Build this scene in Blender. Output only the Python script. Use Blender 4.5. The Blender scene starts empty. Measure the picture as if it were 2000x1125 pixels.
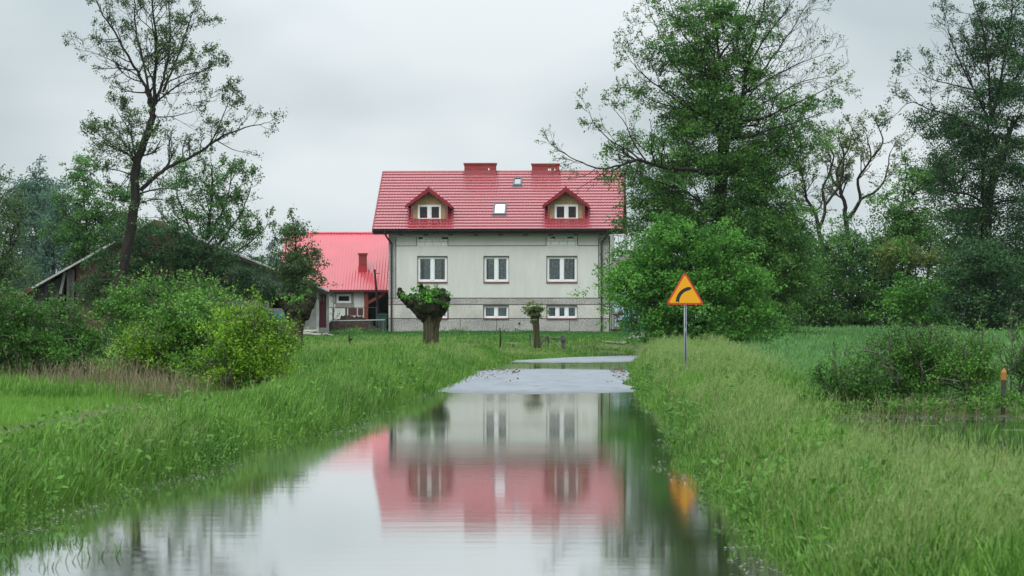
import bpy, bmesh, math, random
import numpy as np
from mathutils import Vector, Matrix, noise

# ------------------------------------------------------------------ camera, sky, sun, exposure
F, CAMH, YH = 5950.0, 1.64, 622.0          # focal length in photo pixels, eye height, horizon row
scene = bpy.context.scene
COL = scene.collection
cam_d = bpy.data.cameras.new("camera")
cam_d.sensor_width = 36.0
cam_d.lens = 36.0 * F / 2000.0
cam_d.shift_y = (YH - 562.5) / 2000.0
cam_d.clip_start, cam_d.clip_end = 0.5, 9000.0
cam_d.dof.use_dof = True
cam_d.dof.focus_distance = 150.0
cam_d.dof.aperture_fstop = 9.0
cam = bpy.data.objects.new("camera", cam_d)
COL.objects.link(cam)
cam.location = (0, 0, CAMH)
cam.rotation_euler = (math.radians(90), 0, 0)
scene.camera = cam

SUN_EL, SUN_AZ = math.radians(48), math.radians(-32)     # azimuth from straight behind the camera, to the left
world = bpy.data.worlds.new("World")
scene.world = world
world.use_nodes = True
wt = world.node_tree
wt.nodes.clear()


def wn(t, **k):
    n = wt.nodes.new(t)
    for a, b in k.items():
        setattr(n, a, b)
    return n


wl = wt.links.new
w_out = wn('ShaderNodeOutputWorld')
w_bg = wn('ShaderNodeBackground')
w_bg2 = wn('ShaderNodeBackground')
w_add = wn('ShaderNodeAddShader')
w_sky = wn('ShaderNodeTexSky', sky_type='NISHITA', sun_disc=False)
w_sky.sun_elevation = SUN_EL
w_sky.sun_rotation = math.radians(180) + SUN_AZ
w_sky.air_density = 1.0
w_sky.dust_density = 4.0
w_bg2.inputs[1].default_value = 0.006
wl(w_sky.outputs[0], w_bg2.inputs[0])
w_tc = wn('ShaderNodeTexCoord')
w_sep = wn('ShaderNodeSeparateXYZ')
wl(w_tc.outputs['Generated'], w_sep.inputs[0])
w_map = wn('ShaderNodeMapping')
w_map.inputs['Scale'].default_value = (1.0, 1.0, 2.2)
w_map.inputs['Location'].default_value = (0.55, 0.0, 0.30)
wl(w_tc.outputs['Generated'], w_map.inputs[0])
w_n = wn('ShaderNodeTexNoise')
w_n.inputs['Scale'].default_value = 7.0
w_n.inputs['Detail'].default_value = 3.0
w_n.inputs['Roughness'].default_value = 0.45
wl(w_map.outputs[0], w_n.inputs['Vector'])
w_r = wn('ShaderNodeValToRGB')
w_r.color_ramp.elements[0].position = 0.36
w_r.color_ramp.elements[0].color = (0.43, 0.50, 0.53, 1)
w_r.color_ramp.elements[1].position = 0.62
w_r.color_ramp.elements[1].color = (0.665, 0.715, 0.74, 1)
wl(w_n.outputs[0], w_r.inputs[0])
# an overcast sky is about three times as bright overhead as at the horizon
w_mr = wn('ShaderNodeMapRange')
w_mr.inputs['From Min'].default_value = 0.08
w_mr.inputs['From Max'].default_value = 1.0
w_mr.inputs['To Min'].default_value = 1.0
w_mr.inputs['To Max'].default_value = 3.4
wl(w_sep.outputs['Z'], w_mr.inputs[0])
w_mul = wn('ShaderNodeVectorMath', operation='SCALE')
wl(w_r.outputs[0], w_mul.inputs[0])
wl(w_mr.outputs[0], w_mul.inputs['Scale'])
wl(w_mul.outputs[0], w_bg.inputs[0])
w_bg.inputs[1].default_value = 1.0
wl(w_bg.outputs[0], w_add.inputs[0])
wl(w_bg2.outputs[0], w_add.inputs[1])
wl(w_add.outputs[0], w_out.inputs['Surface'])

sun_d = bpy.data.lights.new("sun", 'SUN')
sun_d.energy = 1.4
sun_d.angle = math.radians(40)
sun_d.color = (1.0, 0.96, 0.9)
sun = bpy.data.objects.new("sun", sun_d)
COL.objects.link(sun)
sun.rotation_euler = (math.radians(90) - SUN_EL, 0, SUN_AZ)

vs = scene.view_settings
vs.view_transform = 'Standard'
vs.look = 'None'
vs.exposure = 0.22
vs.gamma = 1.0
cy = scene.cycles
cy.max_bounces = 6
cy.diffuse_bounces = 2
cy.glossy_bounces = 3
cy.transmission_bounces = 4
cy.transparent_max_bounces = 8
cy.volume_bounces = 1
cy.caustics_reflective = False
cy.caustics_refractive = False
cy.use_denoising = True

# ------------------------------------------------------------------ helpers


def P(px, py, D):
    """a photo pixel at a distance becomes a point in metres"""
    return Vector(((px - 1000.0) / F * D, D, CAMH - (py - YH) / F * D))


def ss(a, b, x):
    t = np.clip((np.asarray(x, float) - a) / (b - a), 0, 1)
    return t * t * (3 - 2 * t)


_rs = np.random.RandomState(3)
_LAT = _rs.rand(64, 64)


def vnoise(x, y):
    x = np.asarray(x, float); y = np.asarray(y, float)
    xi = np.floor(x).astype(int); yi = np.floor(y).astype(int)
    fx = x - xi; fy = y - yi
    fx = fx * fx * (3 - 2 * fx); fy = fy * fy * (3 - 2 * fy)
    a = _LAT[xi % 64, yi % 64]; b = _LAT[(xi + 1) % 64, yi % 64]
    c = _LAT[xi % 64, (yi + 1) % 64]; d = _LAT[(xi + 1) % 64, (yi + 1) % 64]
    return (a * (1 - fx) + b * fx) * (1 - fy) + (c * (1 - fx) + d * fx) * fy


def fnoise(x, y):
    return (vnoise(x, y) + 0.5 * vnoise(x * 2.1 + 7, y * 2.1 + 3) + 0.25 * vnoise(x * 4.3 + 1, y * 4.3 + 9)) / 1.75


# ---- the shape of the land (one function, used by everything that stands on it)
RD = [0, 19.4, 35, 66, 99.6, 118, 126, 130, 133, 140]
RX = [1.40, 1.63, 1.86, 2.60, 3.85, 4.70, 6.0, 12.0, 25.0, 40.0]
LD = [0, 18.8, 25.8, 35, 42.8, 68, 99.6, 118, 126, 132, 136, 139, 145]
LX = [-4.3, -3.9, -3.55, -3.05, -2.6, -1.75, -0.95, 0.1, 2.2, 5.0, 12.0, 25.0, 45.0]


def wig(D, o): return (.34 * (vnoise(np.asarray(D) * .22 + o, np.asarray(D) * 0 + o) - .5) + .20 * (vnoise(np.asarray(D) * .9 + o, np.asarray(D) * 0 + o + 5) - .5)) * (1 - ss(100, 118, D))
def redge(D): return np.interp(D, RD, RX) + wig(D, 3.3)
def ledge(D): return np.interp(D, LD, LX) + wig(D, 17.7)


def zroad(D, u):
    c = np.interp(D, [0, 55, 66, 72, 82, 92, 98, 106, 113, 119, 127, 140],
                  [-.14, -.06, 0.0, .022, .040, .026, .004, -.016, .0, .022, .04, .05])
    return c - 0.009 * (2 * u - 1) ** 2


def zbase(D):
    return np.interp(D, [0, 20, 60, 80, 100, 125, 150, 168, 200, 400, 3000],
                     [.14, .17, .22, .26, .33, .46, .66, .83, 1.0, 1.1, 1.2])


def land(X, D):
    X = np.asarray(X, float); D = np.asarray(D, float)
    R = redge(D); L = ledge(D)
    n = fnoise(X * 0.55 + 11, D * 0.35 + 5) - 0.5
    z = zbase(D) + 0.10 * n
    dr = X - R; dl = L - X
    # flooded ditch on the right, beyond the verge
    m = ss(1.6, 2.6, dr + 0.8 * (vnoise(D * 0.3, X * 0) - .5)) * (1 - ss(50, 55, D + 2 * n)) * (1 - ss(14, 18, X))
    z = z * (1 - m) + m * (-0.09 + 0.24 * (fnoise(X * 0.8, D * 0.45 + 40) - 0.42))
    # ditch on the left
    far = ss(57, 61, D - .45 * (X + 7))                       # beyond the ditches the land rises behind the bushes
    low = ss(2.2, 3.4, dl) * (1 - far)
    z = z * (1 - low) + low * (.055 + .05 * n)
    m = ss(3.1, 3.7, dl + 1.2 * (vnoise(D * .15, D * 0 + 8) - .5)) * (1 - ss(4.3, 5.2, dl)) * ss(28, 34, D) * (1 - ss(55, 58, D))
    z = z * (1 - m) + m * (-0.10 + 0.17 * (fnoise(X * 0.9 + 9, D * 0.5) - 0.42))
    # the road bed
    out = np.maximum(dr, dl)
    u = np.clip((X - L) / np.maximum(R - L, .1), 0, 1)
    bed = zroad(D, u) - 0.07
    edge = zroad(D, u) - 0.015
    k = ss(0.0, 1.1 + 14 * ss(118, 130, D), out)
    zo = edge * (1 - k) + z * k
    inside = (out < 0) & (D < 139)
    z = np.where(inside, bed, np.where(D < 139, zo, z))
    return z


def lz(x, y): return float(land(np.array([x]), np.array([y]))[0])


# ---- materials
def mat(name):
    m = bpy.data.materials.new(name)
    m.use_nodes = True
    return m


def pbsdf(m): return m.node_tree.nodes['Principled BSDF']


def simple(name, col, rough=.7, spec=.3, var=.12, scale=3.0, metal=0.0, bump=0.0, stretch=(1, 1, 1), col2=None):
    """base colour broken up by two octaves of noise in object space"""
    m = mat(name); t = m.node_tree; b = pbsdf(m)
    tc = t.nodes.new('ShaderNodeTexCoord')
    mp = t.nodes.new('ShaderNodeMapping'); mp.inputs['Scale'].default_value = stretch
    n = t.nodes.new('ShaderNodeTexNoise'); n.inputs['Scale'].default_value = scale
    n.inputs['Detail'].default_value = 6; n.inputs['Roughness'].default_value = .65
    r = t.nodes.new('ShaderNodeValToRGB')
    c2 = col2 or tuple(min(1, c * (1 + var)) for c in col)
    c1 = tuple(c * (1 - var) for c in col)
    r.color_ramp.elements[0].position = .3; r.color_ramp.elements[1].position = .7
    r.color_ramp.elements[0].color = (*c1, 1); r.color_ramp.elements[1].color = (*c2, 1)
    t.links.new(tc.outputs['Object'], mp.inputs[0]); t.links.new(mp.outputs[0], n.inputs['Vector'])
    t.links.new(n.outputs[0], r.inputs[0]); t.links.new(r.outputs[0], b.inputs['Base Color'])
    b.inputs['Roughness'].default_value = rough
    b.inputs['Specular IOR Level'].default_value = spec
    b.inputs['Metallic'].default_value = metal
    if bump:
        bp = t.nodes.new('ShaderNodeBump'); bp.inputs['Strength'].default_value = bump
        bp.inputs['Distance'].default_value = .03
        t.links.new(n.outputs[0], bp.inputs['Height']); t.links.new(bp.outputs[0], b.inputs['Normal'])
    return m


def leaf_mat(name, lo, hi, trans=.30, rough=.55):
    """each leaf carries its own random 'tint' between two greens; light also passes through"""
    m = mat(name); t = m.node_tree; b = pbsdf(m)
    a = t.nodes.new('ShaderNodeAttribute'); a.attribute_name = 'tint'
    r = t.nodes.new('ShaderNodeValToRGB')
    r.color_ramp.elements[0].color = (*lo, 1); r.color_ramp.elements[1].color = (*hi, 1)
    t.links.new(a.outputs['Fac'], r.inputs[0])
    t.links.new(r.outputs[0], b.inputs['Base Color'])
    b.inputs['Roughness'].default_value = rough
    b.inputs['Specular IOR Level'].default_value = .25
    tr = t.nodes.new('ShaderNodeBsdfTranslucent')
    t.links.new(r.outputs[0], tr.inputs[0])
    mx = t.nodes.new('ShaderNodeMixShader'); mx.inputs[0].default_value = trans
    out = t.nodes['Material Output']
    t.links.new(b.outputs[0], mx.inputs[1]); t.links.new(tr.outputs[0], mx.inputs[2])
    t.links.new(mx.outputs[0], out.inputs['Surface'])
    return m


# ---- meshes
def tag(o, label=None, cat=None, group=None, kind=None):
    if label: o['label'] = label
    if cat: o['category'] = cat
    if group: o['group'] = group
    if kind: o['kind'] = kind
    return o


def empty(name, loc, rz=0, label=None, cat=None, group=None):
    o = bpy.data.objects.new(name, None)
    o.empty_display_size = .3
    COL.objects.link(o)
    o.location = loc; o.rotation_euler = (0, 0, rz)
    return tag(o, label, cat, group)


def link(name, me, mats, parent=None):
    for m in (mats if isinstance(mats, (list, tuple)) else [mats]):
        me.materials.append(m)
    o = bpy.data.objects.new(name, me)
    COL.objects.link(o)
    if parent: o.parent = parent
    return o


class MB:
    def __init__(s): s.v = []; s.f = []; s.mi = []

    def add(s, vs, fs, mi=0):
        k = len(s.v); s.v += [tuple(v) for v in vs]
        s.f += [tuple(i + k for i in f) for f in fs]; s.mi += [mi] * len(fs)

    def box(s, x0, x1, y0, y1, z0, z1, mi=0, M=None):
        vs = [Vector((x, y, z)) for x in (x0, x1) for y in (y0, y1) for z in (z0, z1)]
        if M is not None: vs = [M @ v for v in vs]
        s.add(vs, [(0, 1, 3, 2), (4, 6, 7, 5), (0, 4, 5, 1), (2, 3, 7, 6), (0, 2, 6, 4), (1, 5, 7, 3)], mi)

    def quad(s, a, b, c, d, mi=0): s.add([a, b, c, d], [(0, 1, 2, 3)], mi)

    def prism(s, pts, y0, y1, mi=0):
        """polygon in the x-z plane pushed from y0 to y1"""
        n = len(pts)
        s.add([(x, y0, z) for x, z in pts] + [(x, y1, z) for x, z in pts],
              [tuple(range(n)), tuple(range(2 * n - 1, n - 1, -1))] +
              [(i, i + n, (i + 1) % n + n, (i + 1) % n) for i in range(n)], mi)

    def bar(s, a, b, w, h=None, mi=0):
        """a squared timber from a to b"""
        a, b = Vector(a), Vector(b); h = h or w
        d = (b - a); L = d.length; d.normalize()
        ref = Vector((0, 0, 1)) if abs(d.z) < .95 else Vector((0, 1, 0))
        u = d.cross(ref).normalized(); v = u.cross(d)
        vs = []
        for p in (a, b):
            for i, j in ((-1, -1), (1, -1), (1, 1), (-1, 1)):
                vs.append(p + u * i * w / 2 + v * j * h / 2)
        s.add(vs, [(3, 2, 1, 0), (4, 5, 6, 7)] + [(i, (i + 1) % 4, (i + 1) % 4 + 4, i + 4) for i in range(4)], mi)

    def tube(s, pts, rad, n=10, mi=0, caps=True):
        pts = [Vector(p) for p in pts]
        rad = rad if hasattr(rad, '__len__') else [rad] * len(pts)
        k = len(s.v); N = len(pts)
        for i, p in enumerate(pts):
            t = (pts[min(i + 1, N - 1)] - pts[max(i - 1, 0)]).normalized()
            ref = Vector((0, 1, 0)) if abs(t.y) < .8 else Vector((1, 0, 0))
            u = t.cross(ref).normalized(); w = t.cross(u)
            for j in range(n):
                a = 2 * math.pi * j / n
                s.v.append(tuple(p + (u * math.cos(a) + w * math.sin(a)) * rad[i]))
        for i in range(N - 1):
            for j in range(n):
                q = (j + 1) % n
                s.f.append((k + i * n + j, k + i * n + q, k + (i + 1) * n + q, k + (i + 1) * n + j)); s.mi.append(mi)
        if caps:
            s.f.append(tuple(k + j for j in range(n - 1, -1, -1))); s.mi.append(mi)
            s.f.append(tuple(k + (N - 1) * n + j for j in range(n))); s.mi.append(mi)

    def each(s, name, mats, parent=None):
        """every connected piece becomes a part of its own"""
        comp = list(range(len(s.v)))

        def find(a):
            while comp[a] != a: comp[a] = comp[comp[a]]; a = comp[a]
            return a
        for f in s.f:
            for i in f[1:]: comp[find(i)] = find(f[0])
        sets = {}
        for f, m_ in zip(s.f, s.mi): sets.setdefault(find(f[0]), []).append((f, m_))
        out = []
        for fs in sets.values():
            q = MB(); idx = {}
            for f, m_ in fs:
                for i in f:
                    if i not in idx: idx[i] = len(q.v); q.v.append(s.v[i])
                q.f.append(tuple(idx[i] for i in f)); q.mi.append(m_)
            out.append(q.build(name, mats, parent))
        return out

    def build(s, name, mats, parent=None, smooth=False, off=None):
        me = bpy.data.meshes.new(name)
        v = s.v if off is None else [(a - off[0], b - off[1], c - off[2]) for a, b, c in s.v]
        me.from_pydata(v, [], s.f)
        me.polygons.foreach_set('material_index', s.mi)
        if smooth: me.polygons.foreach_set('use_smooth', [True] * len(s.f))
        me.update()
        return link(name, me, mats, parent)


def np_mesh(name, V, loops, starts, mats, parent=None, tint=None, smooth=False):
    me = bpy.data.meshes.new(name)
    V = np.ascontiguousarray(V, np.float32)
    me.vertices.add(len(V)); me.vertices.foreach_set('co', V.ravel())
    me.loops.add(len(loops)); me.loops.foreach_set('vertex_index', np.ascontiguousarray(loops, np.int32))
    me.polygons.add(len(starts)); me.polygons.foreach_set('loop_start', np.ascontiguousarray(starts, np.int32))
    if smooth: me.polygons.foreach_set('use_smooth', np.ones(len(starts), bool))
    if tint is not None:
        a = me.attributes.new('tint', 'FLOAT', 'POINT')
        a.data.foreach_set('value', np.ascontiguousarray(tint, np.float32))
    me.update(calc_edges=True)
    return link(name, me, mats, parent)


def grid_mesh(name, V, nu, nv, mats, parent=None, smooth=True):
    """V is nu*nv points, row by row"""
    i = np.arange(nu - 1)[:, None] * nv + np.arange(nv - 1)[None, :]
    q = np.stack([i, i + nv, i + nv + 1, i + 1], -1).reshape(-1, 4)
    return np_mesh(name, V, q.ravel(), np.arange(len(q)) * 4, mats, parent, smooth=smooth)


def norm(a): return a / np.maximum(np.linalg.norm(a, axis=-1, keepdims=True), 1e-9)


def leaf_cards(rng, pts, size, up=.35, aspect=.62, droop=0.0):
    """one small folded leaf (four corners) for each point"""
    n = len(pts)
    nor = norm(rng.normal(size=(n, 3)) + np.array([0, 0, up * 2]))
    t = rng.normal(size=(n, 3)); t[:, 2] -= droop
    t = norm(t - (t * nor).sum(1, keepdims=True) * nor)
    b = np.cross(nor, t)
    s = (size * (0.65 + 0.7 * rng.rand(n)))[:, None]
    V = np.stack([pts - t * s * .5, pts + b * s * aspect * .5 + nor * s * .10 - t * s * .05, pts + t * s * .5,
                  pts - b * s * aspect * .5 + nor * s * .10 - t * s * .05], 1)
    return V.reshape(-1, 3)


def leaves_obj(name, V, tint, m, parent):
    n = len(V) // 4
    return np_mesh(name, V, np.arange(4 * n), np.arange(n) * 4, m, parent, tint=np.repeat(tint, 4))


def tubes_obj(name, polys, m, parent=None):
    """polys: list of (points k x 3, radii k, sides); all in one mesh"""
    groups = {}
    for p, r, n in polys:
        groups.setdefault((len(p), n), []).append((p, r))
    VV, LL, SS = [], [], []
    vo = 0; lo = 0
    for (k, n), lst in groups.items():
        Pn = np.array([a for a, _ in lst], float); Rn = np.array([b for _, b in lst], float)
        T = norm(np.gradient(Pn, axis=1))
        mean = T.mean(1)
        ref = np.where(np.abs(mean[:, 1:2]) < .8, np.array([[0, 1., 0]]), np.array([[1., 0, 0]]))[:, None, :]
        U = norm(np.cross(T, np.broadcast_to(ref, T.shape))); W = np.cross(T, U)
        a = np.arange(n) * 2 * math.pi / n
        V = Pn[:, :, None, :] + Rn[:, :, None, None] * (U[:, :, None, :] * np.cos(a)[None, None, :, None] + W[:, :, None, :] * np.sin(a)[None, None, :, None])
        m_ = len(lst)
        base = vo + np.arange(m_)[:, None, None] * (k * n) + np.arange(k - 1)[None, :, None] * n
        j = np.arange(n)[None, None, :]; q = (j + 1) % n
        fa = np.stack([base + j, base + q, base + n + q, base + n + j], -1).reshape(-1, 4)
        VV.append(V.reshape(-1, 3)); LL.append(fa.ravel()); SS.append(lo + np.arange(len(fa)) * 4)
        vo += m_ * k * n; lo += fa.size
    return np_mesh(name, np.concatenate(VV), np.concatenate(LL), np.concatenate(SS), m, parent, smooth=True)


def smooth_path(pts, rad, sub=4):
    pts = np.array(pts, float); rad = np.array(rad, float)
    out, ro = [], []
    n = len(pts)
    for i in range(n - 1):
        p0 = pts[max(i - 1, 0)]; p1 = pts[i]; p2 = pts[i + 1]; p3 = pts[min(i + 2, n - 1)]
        for k in range(sub):
            t = k / sub
            out.append(.5 * ((2 * p1) + (-p0 + p2) * t + (2 * p0 - 5 * p1 + 4 * p2 - p3) * t * t + (-p0 + 3 * p1 - 3 * p2 + p3) * t ** 3))
            ro.append(rad[i] * (1 - t) + rad[i + 1] * t)
    out.append(pts[-1]); ro.append(rad[-1])
    return np.array(out), np.array(ro)


class Tree:
    """a tree or shrub: woody limbs traced from the photo, twigs grown from them, leaves on the twigs and in clumps"""

    def __init__(s, D, seed, leaf=.11):
        s.D = D; s.rng = np.random.RandomState(seed); s.polys = []; s.skel = []; s.pts = []; s.tint = []; s.size = leaf

    def px(s, x, y, dd=0.0): return np.array(P(x, y, s.D + dd))

    def limb(s, pts, r0, r1, kids=0.0, klen=2.0, lev=2, leafy=1.0, nl=8, spread=.9, up=.25, start=.15, jit=.10, sides=7):
        """pts: (px, py[, metres further away])"""
        W = [s.px(*p) for p in pts]
        rad = np.linspace(r0, r1, len(W))
        p, r = smooth_path(W, rad)
        p[1:-1] += s.rng.normal(size=(len(p) - 2, 3)) * np.array([jit, jit, jit * .6]) * min(1, r0 * 3)
        s.polys.append((p, r, sides))
        s.skel += [(a, b) for a, b in zip(p, r)]
        L = np.linalg.norm(np.diff(p, axis=0), axis=1).sum()
        for i in range(int(kids * L)):
            t = start + (1 - start) * (i + s.rng.rand()) / max(1, int(kids * L))
            k = t * (len(p) - 1); a = int(min(k, len(p) - 2)); f = k - a
            q = p[a] * (1 - f) + p[a + 1] * f
            tan = norm(p[a + 1] - p[a])
            rr = r[a] * (1 - f) + r[a + 1] * f
            s.grow(q, s.turn(tan, spread), klen * (1.15 - .55 * t) * (.6 + .7 * s.rng.rand()), min(rr * .55, .07), lev, leafy, nl, up)
        s.grow(p[-1], norm(p[-1] - p[-2]), klen * .6, r[-1] * .9, lev, leafy, nl, up)

    def turn(s, d, spread):
        v = s.rng.normal(size=3); v -= v.dot(d) * d; v = norm(v)
        a = spread * (.6 + .6 * s.rng.rand())
        return norm(d * math.cos(a) + v * math.sin(a))

    def grow(s, q, d, L, r, lev, leafy, nl, up):
        if L < .12: return
        k = 5 if lev > 0 else 4
        pts = [q]; dd = d
        for i in range(k - 1):
            dd = norm(dd + s.rng.normal(size=3) * .20 + np.array([0, 0, up * .35]))
            pts.append(pts[-1] + dd * L / (k - 1))
        pts = np.array(pts); r = max(r, .008)
        s.polys.append((pts, np.linspace(r, max(r * .4, .006), k), 5 if lev > 1 else 3))
        if lev > 1: s.skel += [(a, r) for a in pts]
        if lev > 0:
            n = 3 + int(s.rng.rand() * 3.2)
            for i in range(n):
                t = .25 + .72 * (i + s.rng.rand()) / n
                a = int(min(t * (k - 1), k - 2)); f = t * (k - 1) - a
                s.grow(pts[a] * (1 - f) + pts[a + 1] * f, s.turn(norm(pts[a + 1] - pts[a]), .75), L * (.62 - .25 * t) * (.7 + .6 * s.rng.rand()), r * .6, lev - 1, leafy, nl, up)
        if lev <= 1 and s.rng.rand() < leafy:
            n = s.rng.poisson(nl * (1 if lev == 0 else .6))
            if n:
                t = .3 + .7 * s.rng.rand(n, 1)
                k1 = t * (len(pts) - 1); a = np.minimum(k1.astype(int), len(pts) - 2)[:, 0]; f = k1 - a[:, None]
                c = pts[a] * (1 - f) + pts[a + 1] * f + s.rng.normal(size=(n, 3)) * s.size * .8
                s.pts.append(c); s.tint.append(np.clip(s.rng.rand() * .5 + s.rng.rand(n) * .5, 0, 1))

    def blob(s, x, y, rx, ry, nc, lpc=34, dd=0.0, rd=None, cr=.34, hollow=.45, wood=.25, tone=0.0, rag=.55):
        """clumps of leaves filling an egg-shaped part of the crown (size in photo pixels)"""
        k = s.D / F
        c = s.px(x, y, dd); R = np.array([rx * k, (rd if rd else .8 * (rx + ry) * .5 * k), ry * k])
        ns = max(3, nc // 8)                                   # sprays of foliage, each a flattened cloud of clumps
        v = norm(s.rng.normal(size=(ns, 3)))
        v *= (hollow + (1 - hollow) * s.rng.rand(ns, 1) ** .6) * (.70 + rag * s.rng.rand(ns, 1))
        sc = v * R
        sr = cr * (1.3 + 1.5 * s.rng.rand(ns)); st_ = .24 * s.rng.normal(size=ns)
        which = s.rng.randint(0, ns, nc)
        g_ = s.rng.normal(size=(nc, 3)) * np.array([1, 1, .42])
        lim = np.minimum(1.0, .45 * np.array([R[0], R[1], R[2]]) / cr + .25)
        cc = c + sc[which] + g_ * sr[which][:, None] * .75 * lim
        cc[:, 2] -= .22 * (g_[:, 0] ** 2 + g_[:, 1] ** 2) * sr[which] * .4
        tn = np.clip(.5 + tone + st_[which] + .16 * s.rng.normal(size=nc), 0, 1)
        sz = cr * (.6 + .8 * s.rng.rand(nc))
        n = np.maximum(4, (lpc * (sz / cr) ** 1.6).astype(int))
        idx = np.repeat(np.arange(nc), n)
        off = s.rng.normal(size=(len(idx), 3)) * np.array([1, 1, .60]) * (sz[idx] * .55)[:, None]
        s.pts.append(cc[idx] + off)
        s.tint.append(np.clip(tn[idx] + .22 * s.rng.normal(size=len(idx)), 0, 1))
        if wood and s.skel:
            S = np.array([a for a, _ in s.skel])
            for i in np.where(s.rng.rand(nc) < wood)[0]:
                w = cc[i] - S
                d = np.linalg.norm(w, axis=1) + np.where(w[:, 2] < 0, 2.5, 0)
                j = int(np.argmin(d)); a = S[j]; b = cc[i]
                L = np.linalg.norm(b - a)
                if L < .2 or L > 7: continue
                mid = (a + b) / 2 + np.array([0, 0, .10 * L]) + s.rng.normal(size=3) * .05 * L
                t = np.linspace(0, 1, 5)[:, None]
                q = a * (1 - t) ** 2 + 2 * mid * t * (1 - t) + b * t * t
                r = min(.012 + .012 * L, .06)
                s.polys.append((q, np.linspace(r, .008, 5), 4))
                s.skel.append((q[2], r))

    def shoots(s, x, y, rx, ry, n, L=.4, r=.005, nl=9, dd=0.0):
        """leafy shoots standing out of the outline"""
        k = s.D / F
        c = s.px(x, y, dd); R = np.array([rx * k, .4 * (rx + ry) * k, ry * k])
        for i in range(n):
            v = s.rng.normal(size=3); v[2] = abs(v[2]) * .9 + .05; v = norm(v)
            a = c + v * R * (.55 + .25 * s.rng.rand()); d = norm(v * .7 + np.array([0, 0, .55]) + .25 * s.rng.normal(size=3))
            ln = L * (.6 + .8 * s.rng.rand()) + .3 * R.min()
            t = np.linspace(0, 1, 4)[:, None]
            bend = s.rng.normal(size=3) * .12 * ln
            p = a + d * ln * t + bend * t * t
            s.polys.append((p, np.linspace(r, r * .4, 4), 3))
            m = (s.rng.poisson(nl) + 3) if nl > 0 else 1
            tt = (.25 + .75 * s.rng.rand(m, 1))
            s.pts.append(a + d * ln * tt + bend * tt * tt + s.rng.normal(size=(m, 3)) * s.size * .55)
            s.tint.append(np.clip(.45 + .3 * s.rng.rand() + .3 * s.rng.normal(size=m), 0, 1))

    def finish(s, name, label, cat, base, bark, leaf, group=None, wood='trunk', crown='crown', aspect=.62, up=.35, droop=0.0):
        base = Vector(base)
        root = empty(name, base, 0, label, cat, group)
        b = np.array(base)
        if s.polys:
            tubes_obj(wood, [(p - b, r, n) for p, r, n in s.polys], bark, root)
        if s.pts:
            p = np.concatenate(s.pts) - b; t = np.concatenate(s.tint)
            leaves_obj(crown, leaf_cards(s.rng, p, s.size, up, aspect, droop), t, leaf, root)
        return root


def blades(rng, x, y, z, h, w, bend, lean=(0, 0), out=None):
    """grass blades bending over in an arc: two quads and a tip for each root point; out = direction away from the tuft"""
    n = len(x)
    a = rng.rand(n) * 2 * math.pi
    b = rng.rand(n) * 2 * math.pi
    dr = np.stack([np.cos(b), np.sin(b)], 1)
    if out is not None: dr = norm(dr * .6 + out)
    bb = bend * (.25 + 1.1 * rng.rand(n) ** 1.6)
    off = dr * (bb * h)[:, None] + np.array(lean)[None, :] * h[:, None]
    side = np.stack([np.cos(a), np.sin(a) * .6, np.zeros(n)], 1) * (w * (.7 + .6 * rng.rand(n)))[:, None] * .5
    root = np.stack([x, y, z], 1)
    m1 = root + np.concatenate([off * .16, (h * .42)[:, None]], 1)
    m2 = root + np.concatenate([off * .52, (h * (.80 - .10 * bb))[:, None]], 1)
    tip = root + np.concatenate([off * 1.1, (h * (1 - .45 * bb))[:, None]], 1)
    return np.stack([root - side, root + side, m1 - side, m1 + side, m2 - side * .7, m2 + side * .7, tip], 1)


def blades_obj(name, V, tint, m, label, cat):
    n = len(V)
    k = np.arange(n)[:, None] * 7
    loops = (k + np.array([[0, 1, 3, 2, 2, 3, 5, 4, 4, 5, 6]])).ravel()
    st = (np.arange(n)[:, None] * 11 + np.array([[0, 4, 8]])).ravel()
    o = np_mesh(name, V.reshape(-1, 3), loops, st, m, tint=np.repeat(tint, 7))
    return tag(o, label, cat, kind='stuff')

# ------------------------------------------------------------------ the setting: ground, road, water
M = {}
M['soil'] = simple('soil', (.060, .085, .030), .95, .1, .4, .8, col2=(.11, .15, .05))
M['bark'] = simple('bark', (.026, .023, .021), .95, .1, .4, 9, bump=.6, stretch=(1, 1, .25))
M['bark_grey'] = simple('bark_grey', (.09, .082, .070), .95, .1, .4, 9, bump=.6, stretch=(1, 1, .25))


def axis(*segs):
    out = []
    for a, b, st in segs:
        out += list(np.arange(a, b, st))
    return np.array(out + [segs[-1][1]], float)


xs = np.concatenate([-np.geomspace(2500, 62, 14), axis((-60, -16, 2), (-16, 14, .25), (14, 60, 2)), np.geomspace(64, 2500, 14)])
ds = np.concatenate([axis((1, 10, 2), (10, 140, .4), (140, 260, 2)), np.geomspace(270, 4500, 26)])
GX, GD = np.meshgrid(xs, ds, indexing='ij')
GZ = land(GX, GD)
tag(grid_mesh('ground', np.stack([GX, GD, GZ], -1).reshape(-1, 3), len(xs), len(ds), M['soil']), kind='structure')

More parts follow.
